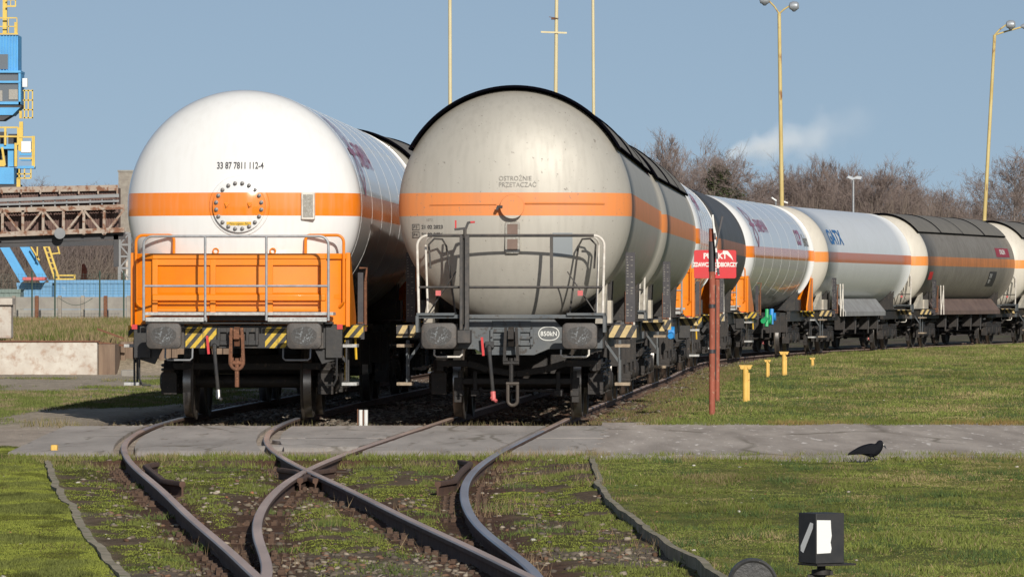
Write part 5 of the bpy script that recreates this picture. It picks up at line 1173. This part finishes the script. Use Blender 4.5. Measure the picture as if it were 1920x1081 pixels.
# ------------------------------------------------------------------ left: bank, walls, containers, conveyor, crane
def pbox(mb, x0, y0, x1, y1, Z, d=0.3, mi=0):
    X0, z1 = px(x0, y0, Z); X1, z0 = px(x1, y1, Z); mb.box(X0, X1, Z, Z+d, z0, z1, mi)
def pbeam(mb, x0, y0, x1, y1, Z, w_=.2, h_=.2, dz=0, Z2=None):
    X0, z0 = px(x0, y0, Z); Z2 = Z if Z2 is None else Z2; X1, z1 = px(x1, y1, Z2); mb.beam((X0, Z+dz, z0), (X1, Z2+dz, z1), w_, h_, up=(0, 1, 0))
M['whitewash'] = mat('flaking_whitewash', (.60, .56, .49), (.46, .40, .34), 2.2, .85, bump=.8, c3=(.33, .20, .13), t3=(.50, .72), s3=5.0, detail=9)
M['ramp_old'] = mat('old_brown_wall', (.15, .10, .07), (.24, .17, .12), 2.5, .9, bump=.6, stretch=(3, 3, .5))
M['concrete'] = mat('grey_panel_concrete', (.32, .30, .26), (.25, .23, .205), 1.5, .9, bump=.4, c3=(.28, .26, .22), s3=5)
M['concrete_post'] = mat('pale_concrete_post', (.33, .30, .25), (.24, .21, .18), 3, .9)
M['cblue'] = mat('blue_container_paint', (.15, .34, .54), (.13, .29, .47), .7, .6, c3=(.22, .38, .53), s3=3)
M['cgrey'] = mat('grey_green_container', (.22, .27, .24), (.17, .22, .20), .8, .7)
M['crane_blue'] = mat('hazed_crane_blue_paint', (.10, .40, .72), (.09, .34, .64), .8, .5)  # crane blue, lightened so the colour itself carries the distance haze
M['crane_yel'] = mat('crane_yellow_paint', (.72, .52, .10), (.62, .42, .08), 1.5, .5)
M['conv'] = mat('rusted_conveyor_sheet', (.115, .065, .055), (.18, .11, .09), .9, .85, c3=(.24, .17, .15), s3=2, stretch=(3, 1, .4))
M['conv_steel'] = mat('flaking_truss_paint', (.33, .24, .18), (.42, .36, .30), 1.2, .8, c3=(.20, .09, .05), t3=(.50, .60), s3=2.5)
M['pipe'] = mat('grey_pipe', (.20, .21, .22), (.28, .28, .28), 1, .6); M['dsteel'] = mat('dark_girder', (.045, .048, .055), (.075, .07, .07), 1, .7)
# loading bank wall
ZW = 118.0; xr_, zt = px(182, 640, ZW)
mb = MB(); n = 40; vs = []
mb.box(-16, xr_, ZW, ZW+.45, -.3, zt-.01); wl = mb.build('loading_bank_wall', 'whitewash', bevel=.02); tag(wl, 'low whitewashed brick bank wall flaking to rust at left', 'wall')
mb = MB(); mb.box(-16, xr_+.03, ZW-.03, ZW+.5, zt-.008, zt+.02); mb.build('rusty_edge', 'rust', wl)
mb = MB(); mb.box(xr_+.01, xr_+.35, ZW+.3, ZW+2.4, -.3, zt-.06); mb.box(xr_+.35, -5.9, ZW+2.0, ZW+2.4, -.3, zt-.02)
for i in range(9): mb.box(xr_+.36+i*.27, xr_+.46+i*.27, ZW+1.9, ZW+2.01, -.3, zt-.06)
o = mb.build('ramp_wall', 'ramp_old'); tag(o, 'brown timbered ramp wall behind the end of the whitewashed one', 'wall')
for (a, b, c_, d_) in ((182, 616, 232, 634), (185, 642, 240, 648)):
    mb = MB(); pbeam(mb, a, b, c_, d_, 119.5, .04, .04); o = mb.build('iron_bar', 'rust'); tag(o, 'bent rusty bar sticking out over the ramp, '+('upper one' if b < 630 else 'lower one'), 'iron bar')
X, Z = gp(240, 703, -.03); mb = MB(); mb.box(-.13, .14, -.2, .2, -.1, .1); o = mb.build('concrete_block', 'concrete', bevel=.02); o.location = (X, Z, -.02); tag(o, 'loose concrete block on the ground by the ramp', 'concrete block')
mb = MB(); pbox(mb, -60, 560, 21, 634, 119.5, .5); wl = mb.build('gate_pillar', 'whitewash', bevel=.02); tag(wl, 'whitewashed pillar cut by the left edge above the bank', 'pillar')
mb = MB(); pbox(mb, -60, 559, 23, 571, 119.4, .7); mb.build('cap', 'whitewash', wl)
# concrete panel fence
ZF = 254.0; wf = empty('panel_fence', (0, ZF, .5)); mbp = MB(); ztop, zbot = px(0, 556, ZF)[1], .5
k = 0
for x in np.arange(-60, 260, 43.0):
    X0 = px(x, 0, ZF)[0]; X1 = px(x+43, 0, ZF)[0]
    for r_ in range(2):
        m_ = MB(); z0_ = r_*.56; m_.box(X0+.09, X1-.09, -.03, .03+.01*(k % 2), z0_, z0_+.545); m_.build('panel', 'concrete', wf)
    m_ = MB(); m_.box(X0-.08, X0+.08, -.09, .09, 0, 1.16); m_.build('post', 'concrete_post' if k % 3 else 'rust', wf); k += 1
tag(wf, 'grey concrete panel fence with pale posts across the left background', 'fence')
mf = empty('mesh_fence', (0, 250, .5)); M['fwire'] = mat('green_fence_wire', (.05, .08, .06), rough=.6)
for x in (-8, 60, 103, 187, 232):
    m_ = MB(); X0 = px(x, 0, 250)[0]; m_.tube([(X0, 0, 0), (X0, 0, 2.25)], .04, 6); m_.build('post', 'fwire', mf)
m_ = MB(); xa, xb = px(-10, 0, 250)[0], px(255, 0, 250)[0]
for z_ in np.arange(1.25, 2.2, .12): m_.beam((xa, 0, z_), (xb, 0, z_), .008, .008)
for x_ in np.arange(xa, xb, .15): m_.beam((x_, 0, 1.2), (x_, 0, 2.15), .007, .007)
m_.tube([(px(110+i*8, 0, 250)[0], -.1, px(0, 558+14*math.sin(i/8*3.1), 250)[1]-.5) for i in range(9)], .012, 5); m_.build('wire_mesh', 'fwire', mf); tag(mf, 'thin green wire mesh fence in front of the blue containers', 'fence')
def container(x0, y0, x1, y1, Z, mt, label, top=True):
    t = empty('container', (px((x0+x1)/2, 0, Z)[0], Z, .5)); hx = (x1-x0)/2*Z/FPX; zt_ = px(0, y0, Z)[1]-.5
    m_ = MB(); n = int(hx*2/.28); pts = []
    for i in range(n): pts += [(-hx+.28*i, 0), (-hx+.28*i+.09, 0), (-hx+.28*i+.14, .02), (-hx+.28*i+.23, .02)]
    pts += [(hx, 0), (hx, 2.4), (-hx, 2.4)]; m_.prism(pts, 'z', 0.1, zt_-.1); m_.build('corrugated_wall', mt, t, smooth=False)
    m_ = MB(); m_.box(-hx-.02, hx+.02, -.04, .08, zt_-.14, zt_); m_.box(-hx-.02, hx+.02, -.04, .08, .0, .14)
    m_.box(-hx-.03, hx+.03, -.02, 2.42, zt_, zt_+.03); m_.build('frame', mt, t)
    tag(t, label, 'container'); return t
container(-70, 543, 38, 600, 268, 'cgrey', 'grey green container behind the mesh fence at the left edge')
container(32, 531, 97, 600, 270, 'cblue', 'short blue container with a red lid edge under the crane legs')
container(92, 526, 262, 600, 272, 'cblue', 'long blue container behind the concrete fence')
m_ = MB(); pbox(m_, 42, 519, 84, 526, 269, 1.5); o = m_.build('red_hatch', 'pink', bevel=.03); tag(o, 'flat red cover lying on top of the blue containers', 'cover')
# conveyor gallery
ZC = 350.0; cv = empty('conveyor_bridge', (0, 0, 0))
def seg(mb, x0, y0, x1, y1, w_=.2, h_=.2, dz=0): pbeam(mb, x0, y0, x1, y1, ZC, w_, h_, dz)
m_ = MB(); Xa, _ = px(-30, 0, ZC); Xb, _ = px(222, 0, ZC)
def cvz(y): return CAMH-(y-YH)*ZC/FPX
m_.add([(Xa, ZC, cvz(440)), (Xb, ZC, cvz(438)), (Xb, ZC, cvz(352)), (Xa, ZC, cvz(356)), (Xa, ZC+3, cvz(440)), (Xb, ZC+3, cvz(438)), (Xb, ZC+3, cvz(352)), (Xa, ZC+3, cvz(356))], [(0, 1, 2, 3), (4, 5, 6, 7), (0, 4, 7, 3), (1, 5, 6, 2), (0, 1, 5, 4), (3, 2, 6, 7)]); m_.build('gallery_wall', 'conv', cv, smooth=False)
m_ = MB()
for x in np.arange(-25, 222, 5.0): seg(m_, x, 362, x, 436, .05, .05, -.06)
m_.build('cladding_rib', 'conv', cv)
m_ = MB(); seg(m_, -30, 357, 222, 352, .35, .12, -.3)
for x in range(5, 222, 36): seg(m_, x, 355, x, 364, .1, .1, -.5)
m_.build('walkway_edge', 'conv_steel', cv)
m_ = MB(); seg(m_, -30, 377, 225, 367, .2, .28, -.9); seg(m_, -30, 385, 225, 377, .12, .12, -.9); seg(m_, -30, 392, 222, 386, .1, .1, -.7)
for x in range(-5, 222, 22): seg(m_, x, 374, x, 392, .08, .08, -.8)
m_.build('pipe', 'pipe', cv)
m_ = MB(); seg(m_, -30, 396, 236, 388, .3, .14, -1.2); seg(m_, -30, 441, 236, 431, .3, .20, -1.2)
for i, x in enumerate(range(-30, 232, 38)):
    seg(m_, x, 395, x, 440, .16, .14, -1.2); (seg(m_, x, 394, x+38, 440, .12, .10, -1.25) if i % 2 else seg(m_, x, 440, x+38, 393, .12, .10, -1.25))
m_.build('truss', 'conv_steel', cv)
m_ = MB(); seg(m_, -30, 449, 236, 441, .5, .30, -.6); seg(m_, -30, 460, 218, 455, .3, .16, -.6); seg(m_, 219, 440, 219, 500, .3, .3, -.6); seg(m_, 0, 452, 0, 462, .3, .1, -.7)
m_.build('bottom_girder', 'dsteel', cv)
m_ = MB(); m_.lathe([(-.15, .34), (0, .34)], (px(116, 0, ZC)[0], ZC-1.5, cvz(438)), 'y', 20); m_.build('floodlight', 'pipe', cv)
tag(cv, 'rusted conveyor bridge with truss and pipes crossing the left background', 'conveyor bridge')
tw = empty('conveyor_tower', (px(232, 0, 352)[0], 352, 0)); 
m_ = MB(); X0, X1 = px(222, 0, 352)[0], px(262, 0, 352)[0]; cxw = (X0+X1)/2; m_.box(X0-tw.location.x, X1-tw.location.x, 0, 1.5, cvz(435), cvz(321)); m_.build('shaft', 'concrete_post', tw)
m_ = MB(); m_.box(X0-.05-tw.location.x, X1+.05-tw.location.x, -.05, 1.55, cvz(321), cvz(319)+.05); m_.build('cap', 'concrete', tw)
m_ = MB()
for xx in (224, 243): pb = px(xx, 0, 352)[0]-tw.location.x; m_.beam((pb, 0, -.1), (pb, 0, cvz(436)), .18, .18)
for i, y in enumerate(range(436, 520, 22)):
    a, b = px(224, 0, 352)[0]-tw.location.x, px(243, 0, 352)[0]-tw.location.x
    m_.beam((a, 0, cvz(y)), (b, 0, cvz(y)), .12, .12); m_.beam((a, 0, cvz(y)), (b, 0, cvz(y+22)), .09, .09) if i % 2 else m_.beam((b, 0, cvz(y)), (a, 0, cvz(y+22)), .09, .09)
m_.build('lattice_leg', 'pipe', tw); tag(tw, 'beige concrete tower end of the conveyor, left of the white tank', 'tower')
m_ = MB(); X0, z0 = px(236, 522, 380); m_.box(X0, X0+3, 380, 384, 0, px(0, 486, 380)[1]); o = m_.build('white_hut', 'whitewash'); tag(o, 'small white hut glimpsed under the conveyor tower', 'hut')
# crane
ZK = 420.0; ck = empty('harbour_crane', (px(20, 0, ZK)[0], ZK, 0)); ox = ck.location.x
class KB(MB):
    def p(s, x0, y0, x1, y1, z=0, d=.5): X0, z1 = px(x0, y0, ZK); X1, z0 = px(x1, y1, ZK); s.box(X0-ox, X1-ox, z, z+d, z0, z1); return s
    def l(s, x0, y0, x1, y1, w_=.1, z=0, h_=None): X0, z0 = px(x0, y0, ZK); X1, z1 = px(x1, y1, ZK); s.beam((X0-ox, z, z0), (X1-ox, z, z1), w_, h_ or w_, up=(0, 1, 0)); return s
k = KB(); X0, zt_ = px(-40, 66, ZK); X1, zb_ = px(34, 133, ZK); pts = []; n = 13; wd = (X1-X0)/n
for i in range(n): pts += [(X0-ox+wd*i, 0), (X0-ox+wd*(i+.35), 0), (X0-ox+wd*(i+.5), .1), (X0-ox+wd*(i+.85), .1)]
pts += [(X1-ox, 0), (X1-ox, 3), (X0-ox, 3)]; k.prism(pts, 'z', zb_, zt_); hse = k.build('machine_house', 'crane_blue', ck, smooth=False)
k = KB(); k.p(-10, 102, 15, 130, -.06, .1); k.build('window', 'lampglass', hse)
k = KB(); k.p(-40, 133, 40, 137, -.5, 3.5); k.p(-40, 137, -30, 196, -.4, 3.2); k.p(35.5, 137, 39.5, 196, -.4, 3.2); k.p(-40, 152, 39, 156, -.45, .1); k.p(-40, 191, 40, 196, -.4, 3.2); k.prism([(px(-40, 0, ZK)[0]-ox, px(0, 202, ZK)[1]), (px(-40, 0, ZK)[0]-ox, px(0, 216, ZK)[1]), (px(24, 0, ZK)[0]-ox, px(0, 216, ZK)[1]), (px(38, 0, ZK)[0]-ox, px(0, 202, ZK)[1])], 'y', -.3, 2.5)
cab = k.build('cab', 'crane_blue', ck, smooth=False)
k = KB(); k.p(-38, 138, 36, 191, -.2, .1); k.build('cab_glass', 'lampglass', cab)
k = KB(); k.p(-10, 170, 5, 190, -.28, .05); k.p(17, 168, 34, 187, -.28, .05); k.build('seat', 'plate', cab)
k = KB(); k.p(-40, 196, 40, 202, -.2, 2.8); k.prism([(px(-40, 0, ZK)[0]-ox, px(0, 216, ZK)[1]), (px(-40, 0, ZK)[0]-ox, px(0, 226, ZK)[1]), (px(6, 0, ZK)[0]-ox, px(0, 226, ZK)[1]), (px(22, 0, ZK)[0]-ox, px(0, 216, ZK)[1])], 'y', -.2, 2.2); k.build('underframe', 'dsteel', ck)
k = KB(); k.p(4, -60, 12, 64, .4, .4); k.l(-30, 34, 32, 34, .09, -.1); k.l(-30, 50, 30, 50, .07, -.1); k.l(-30, 64, 34, 64, .10, -.1); k.p(27, 42, 33, 64, -.1, .2)
for x in (-10, 16, 32): k.l(x, 34, x, 64, .07, -.1)
k.l(12, 12, 30, 12, .12); k.l(12, 0, 30, 0, .09); k.l(29, -10, 29, 12, .09); k.l(20, -10, 20, 12, .06)
k.build('mast_railing', 'crane_yel', ck)
k = KB(); k.p(42, 147, 51, 163, 0, .6); k.build('white_cabinet', 'lwhite', ck); k = KB(); k.p(40, 265, 58, 286, -.1, .7); k.build('white_cabinet', 'lwhite', ck)
k = KB()
for x in (46, 53, 61): k.l(x, 168, x, 222, .09)
for y in (170, 188, 206, 221): k.l(43, y, 62, y, .09)
k.p(36, 208, 41, 222, 0, .3); k.p(36, 228, 43, 255, 0, .3); k.p(34, 255, 42, 282, 0, .3); k.p(27, 268, 32, 312, 0, .3)
k.l(-30, 239, 34, 239, .12); k.l(-30, 256, 34, 256, .12)
for x in (-20, 10, 34): k.l(x, 239, x, 272, .16)
for x in (61, 64): k.l(x, 255, x, 314, .11)
for y in (257, 282, 297): k.l(36, y, 62, y, .1)
k.p(-12, 300, 9, 312, -.1, .2); k.l(4, 276, 9, 310, .16)
for x in (36, 46, 58): k.l(x, 316, x, 334, .10)
k.l(32, 326, 58, 326, .1); k.l(32, 334, 58, 334, .1); k.p(31, 334, 38, 356, 0, .3)
k.build('ladder_railing', 'crane_yel', ck)
k = KB(); k.p(-40, 270, 28, 279, .1, 3); k.p(14, 279, 26, 312, .4, 2); k.p(36, 285, 60, 291, 0, 1); k.p(38, 296, 58, 301, 0, 1); k.p(33, 311, 64, 316, -.1, 1.5); k.p(-40, 314, 26, 345, 0, 4)
k.build('platform', 'crane_blue', ck)
k = KB(); k.p(-40, 345, 33, 354, .1, 4); k.p(-40, 314, 30, 345, 3, 1); k.p(-30, 246, 8, 270, 1.5, .6); k.p(12, 250, 30, 270, 1.5, .6); k.p(-10, 280, 10, 312, 1.2, .8); k.build('winch', 'dsteel', ck)
k = KB(); k.l(4, 455, 46, 526, .62, 0, .5); k.l(40, 455, 82, 528, .62, 1, .5); k.p(-40, 354, -6, 470, 0, 2); k.build('leg', 'crane_blue', ck)
k = KB(); k.l(82, 460, 104, 526, .14); k.l(90, 458, 112, 526, .14); k.l(104, 516, 140, 516, .10); k.l(104, 523, 140, 523, .10); k.l(140, 514, 140, 526, .1); k.l(58, 462, 74, 488, .1); k.l(70, 460, 70, 486, .1)
for i in range(6): k.l(83+3.4*i, 463+10*i, 92+3.4*i, 463+10*i, .07)
k.l(96, 476, 110, 474, .1); k.l(108, 460, 112, 476, .1); k.build('stair', 'crane_yel', ck)
tag(ck, 'blue and yellow harbour crane with glazed cab at the left edge', 'crane')
m_ = MB(); X0, z0_ = px(157, 522, 360); m_.prism([(-.16, 0), (.22, 0), (.17, .7), (.03, 1.0), (-.12, .95), (-.14, .5)], 'y', 0, .4); o = m_.build('scrap_piece', 'redpost'); o.location = (X0, 360, z0_-.05); tag(o, 'rusty upright scrap piece standing above the blue containers', 'scrap')

# ------------------------------------------------------------------ bare trees
M['bark'] = mat('winter_bark', (.20, .165, .145), (.25, .21, .185), 2, .9)
M['twigs'] = mat('winter_twigs', (.235, .18, .155), (.185, .145, .13), .5, .95)
M['twigs_pale'] = mat('pale_twigs', (.24, .19, .15), (.19, .15, .12), .5, .95)
M['ivy'] = mat('ivy_leaves', (.045, .065, .022), (.07, .085, .028), 1.2, .7)
def twig_tree(seed, H=14.0, spread=0.42, levels=5, dens=1.0, upright=0.6, low=0.25, rmin=.013):
    rd_ = random.Random(seed); tb = MB(); cb = MB()
    def rvec(d, a):
        p = d.orthogonal().normalized(); q = d.cross(p); t_ = rd_.uniform(0, 2*math.pi); return (d*math.cos(a)+(p*math.cos(t_)+q*math.sin(t_))*math.sin(a)).normalized()
    def br(p, d, L, r, lv):
        n = 3 if lv else 8; pts = [p]; rs = [r]
        for i in range(n):
            d = (d+Vector((rd_.gauss(0, .10), rd_.gauss(0, .10), rd_.gauss(.03, .05)+(.06*upright if lv else 0)))).normalized(); p = p+d*L/n; pts.append(p); rs.append(max(r*(1-.75*(i+1)/n), .006))
        (tb if lv < 2 else cb).tube(pts, rs, 6 if lv < 2 else 3)
        if lv >= levels: return
        m_ = int((26 if lv == 0 else 7)*dens)
        for k in range(m_):
            t_ = (low+(1-low)*(k+rd_.random())/m_) if lv == 0 else rd_.uniform(.2, 1)
            i = min(int(t_*n), n-1); f = t_*n-i; q = pts[i].lerp(pts[i+1], f); dd = (pts[i+1]-pts[i]).normalized()
            ln = L*((.50*(1-t_)+.16) if lv == 0 else .56)*rd_.uniform(.6, 1.15)
            br(q, rvec(dd, rd_.uniform(.3, spread+.55)), ln, max(rs[i]*.5*(1 if lv else .55), rmin), lv+1)
    br(Vector((0, 0, -.3)), Vector((0, 0, 1)), H, H*.017, 0)
    return tb, cb
tree_protos = []; tree_h = []
for sd_, kw in ((1, dict(spread=.40)), (2, dict(spread=.62, low=.2)), (3, dict(spread=.30, upright=1.0)), (5, dict(spread=.75, low=.15))):
    tb, cb = twig_tree(sd_, levels=4, dens=1.0, **kw); t = empty('bare_tree'); tree_h.append(max(v[2] for v in cb.v)); tb.build('trunk', 'bark', t); cb.build('crown', 'twigs', t, smooth=False); tree_protos.append(t)
used = set()
def plant(x, ytop, Z, k, label, group=None, wide=1.0, base=0.0):
    src = tree_protos[k]; t = src if k not in used else copy_tree(src); used.add(k)
    X = (x-960)*Z/FPX; zt_ = CAMH-(ytop-YH)*Z/FPX; s = (zt_-base)/tree_h[k]; t.location = (X, Z, base); t.scale = (s*wide, s*wide, s); t.rotation_euler = (0, 0, random.uniform(0, 6.28)); tag(t, label, 'tree', group); return t
GT = 'bare winter trees behind the train'
L1_ = 'bare brown tree in the dense row behind the tank train'
for x, y, Z, k, lab, wd in ((1307, 236, 395, 2, 'tallest slim bare tree at the left end of the wood', .9), (1280, 290, 400, 0, 'bare bushy tree at the left foot of the wood', 1.0),
    (1335, 262, 410, 1, 'bare tree just left of the dark ivy-clad one', .9), (1395, 300, 400, 3, 'bare tree touching the right side of the ivy-clad one, under the steam', 1), (1437, 312, 405, 1, 'low bare tree left of the forked yellow lamp, under the steam', 1), (1486, 282, 400, 0, 'bare tree rising just right of the forked yellow lamp', .9), (1455, 305, 420, 3, 'bare tree directly behind the pole of the forked yellow lamp', 1),
    (1532, 302, 400, 2, 'slim bare tree midway between the forked lamp and grey yard light', 1), (1562, 286, 408, 2, 'left of two slim bare trees between the lamps', .8), (1582, 284, 398, 2, 'right of two slim bare trees between the lamps', .8), (1612, 308, 412, 1, 'low bare tree directly behind the grey yard light', .9),
    (1647, 278, 395, 0, 'tall oval bare tree right of the grey yard light', .95), (1690, 303, 405, 1, 'bare tree between the tall oval one and the broad open-crowned one', 1), (1738, 290, 396, 3, 'broad bare tree with open crown left of the leaning lamp', 1.05), (1715, 312, 415, 0, 'bare tree overlapped by the left side of the broad open-crowned one', 1),
    (1775, 330, 400, 1, 'bare tree on the right shoulder of the broad open-crowned one', 1), (1812, 352, 405, 3, 'low bare tree second to the left from the leaning lamp', .9), (1835, 358, 400, 0, 'lowest bare tree right beside the leaning rusty lamp', .9), (1255, 300, 415, 1, 'leftmost bare tree of the wood, above the dark sun roof', .9), (1205, 262, 430, 2, 'lone bare treetop peeping over the grey sun roof', .6)):
    plant(x, y, Z, k, lab, GT, wd)
GR2 = 'bare winter trees at the right edge'
plant(1908, 262, 380, 1, 'large bare tree at the right edge of the picture', GR2, 1.05); plant(1885, 335, 400, 3, 'lower bare tree between the leaning lamp and the right edge', GR2, 1.0); plant(1925, 300, 390, 0, 'bare tree mostly outside the right edge', GR2, 1.0)
GL = 'bare trees beyond the conveyor on the left'
plant(78, 320, 480, 1, 'bare treetop right of the crane above the conveyor', GL, .9); plant(145, 334, 500, 0, 'small bare treetop in the middle above the conveyor', GL, .8); plant(180, 342, 500, 3, 'low bare treetop above the conveyor, nearer the tower', GL, .7); plant(216, 338, 490, 2, 'bare treetop touching the concrete tower', GL, .8); plant(12, 340, 500, 3, 'bare treetop hidden behind the crane platform', GL, .9)
# ivy-clad tree
iv = plant(1357, 268, 388, 1, 'dark tree thick with ivy in front of the bare wood', None, 1.25)
iv.name = 'ivy_tree'
def leaf_cloud(name, mt, parent, blobs, n, size):
    v = []; f = []
    rr = random.Random(9)
    for i in range(n):
        b = rr.choice(blobs); d = Vector((rr.gauss(0, 1), rr.gauss(0, 1), rr.gauss(0, 1))).normalized()*(rr.random()**.45); c = Vector((b[0]+d.x*b[3], b[1]+d.y*b[3], b[2]+d.z*b[4]))
        a = Vector((rr.gauss(0, 1), rr.gauss(0, 1), rr.gauss(0, 1))).normalized(); u = a.orthogonal().normalized()*size*rr.uniform(.5, 1.3); w2 = a.cross(u)*.8; o_ = len(v); v += [c-u, c+w2*.6, c+u, c-w2*.6]; f.append((o_, o_+1, o_+2, o_+3))
    m_ = MB(); m_.add(v, f); return m_.build(name, mt, parent, smooth=False)
leaf_cloud('ivy', 'ivy', iv, [(0, -.6, 7, 2.4, 2.8), (-1.5, -.5, 9.6, 1.7, 1.7), (1.6, -.5, 8.6, 1.9, 2.2), (.2, -.4, 11.4, 1.8, 1.9), (2.2, -.4, 6.6, 1.6, 2.2), (-2.0, -.3, 6.6, 1.6, 2.6), (.9, 0, 13.6, 1.1, 1.5)], 16000, .13)
# undergrowth: one dense mass of twigs below the trees
def thicket(name, x0, x1, ytop, Z, n, mt='twigs', lean=.2):
    v = []; f = []; rr = random.Random(5)
    for i in range(n):
        x = rr.uniform(x0, x1); zz_ = Z+rr.uniform(-8, 14); top = ytop(x); X = (x-960)*zz_/FPX; H_ = (CAMH-(top-YH)*zz_/FPX)*rr.uniform(.35, 1.0)**.7
        dx, dy = rr.gauss(0, lean), rr.gauss(0, .1); b = H_*rr.uniform(0, .6); wd = rr.uniform(.012, .035)
        p0 = Vector((X, zz_, b)); p1 = Vector((X+dx*(H_-b), zz_+dy*(H_-b), H_)); pm = (p0+p1)/2+Vector((rr.gauss(0, .15), 0, 0)); o_ = len(v)
        for p, w3 in ((p0, wd), (pm, wd*.8), (p1, wd*.25)): v += [p-Vector((w3, 0, 0)), p+Vector((w3*.6, w3, 0)), p+Vector((w3*.6, -w3, 0))]
        for s in (0, 3): f += [(o_+s+a, o_+s+(a+1) % 3, o_+s+3+(a+1) % 3, o_+s+3+a) for a in range(3)]
    m_ = MB(); m_.add(v, f); o = m_.build(name, mt, smooth=False); return tag(o, kind='stuff')
rightprof = lambda x: np.interp(x, [1180, 1240, 1300, 1390, 1440, 1530, 1600, 1700, 1780, 1830, 1860, 1900, 1960], [390, 345, 325, 325, 335, 335, 335, 330, 345, 365, 395, 375, 360])+6*math.sin(x*.13)+4*math.sin(x*.41)
thicket('thicket', 1150, 1960, lambda x: rightprof(x)+30, 425, 20000)
thicket('thicket', 1200, 1960, lambda x: rightprof(x)+26+8*math.sin(x*.09), 395, 5000, mt='twigs_pale')
thicket('thicket', -40, 262, lambda x: 425+12*math.sin(x*.1), 470, 11000, lean=.45); thicket('thicket', -40, 262, lambda x: 470+15*math.sin(x*.17), 462, 3000, mt='twigs_pale', lean=.5)
thicket('thicket', 560, 1180, lambda x: 470, 460, 5000)

# steam plume far behind the wood
M['steam'] = m = bpy.data.materials.new('steam'); m.use_nodes = True; n = m.node_tree; n.nodes.clear(); o_ = n.nodes.new('ShaderNodeOutputMaterial'); v_ = n.nodes.new('ShaderNodeVolumePrincipled')
n.links.new(v_.outputs[0], o_.inputs['Volume']); v_.inputs['Color'].default_value = (1, 1, 1, 1); v_.inputs['Anisotropy'].default_value = -0.35
tcn = n.nodes.new('ShaderNodeTexCoord'); nz_ = n.nodes.new('ShaderNodeTexNoise'); nz_.inputs['Scale'].default_value = .16; nz_.inputs['Detail'].default_value = 5; n.links.new(tcn.outputs['Object'], nz_.inputs['Vector'])
gr = n.nodes.new('ShaderNodeAttribute')
# falloff: distance from the plume's axis, widening and thinning as it drifts right
sp = n.nodes.new('ShaderNodeSeparateXYZ'); n.links.new(tcn.outputs['Object'], sp.inputs[0])
def mth(op, *a):
    q = n.nodes.new('ShaderNodeMath'); q.operation = op
    for i, x in enumerate(a):
        if isinstance(x, (int, float)): q.inputs[i].default_value = x
        else: n.links.new(x, q.inputs[i])
    return q.outputs[0]
PL = 40.0
axz = mth('MULTIPLY', sp.outputs['X'], .22); dzp = mth('SUBTRACT', sp.outputs['Z'], axz); wdt = mth('MULTIPLY_ADD', mth('MINIMUM', sp.outputs['X'], 12.0), .30, 2.2)
rr_ = mth('DIVIDE', mth('SQRT', mth('ADD', mth('POWER', dzp, 2.0), mth('POWER', mth('MULTIPLY', sp.outputs['Y'], .5), 2.0))), wdt)
fo = mth('SUBTRACT', 1.0, rr_); thin = mth('MAXIMUM', mth('SUBTRACT', 1.0, mth('DIVIDE', sp.outputs['X'], PL)), 0.0)
den = mth('ADD', fo, mth('MULTIPLY', mth('SUBTRACT', nz_.outputs[0], .5), 3.4)); den = mth('MULTIPLY', mth('MAXIMUM', mth('SUBTRACT', den, .15), 0.0), mth('MULTIPLY', mth('POWER', thin, 2.0), .105))
n.links.new(den, v_.inputs['Density'])
Zp = 1300.0; Xp, zp = px(1368, 290, Zp); mb = MB(); mb.box(-1, PL, -8, 8, -6, 15); o = mb.build('steam_plume', 'steam', smooth=False); o.location = (Xp, Zp, zp); tag(o, kind='stuff')
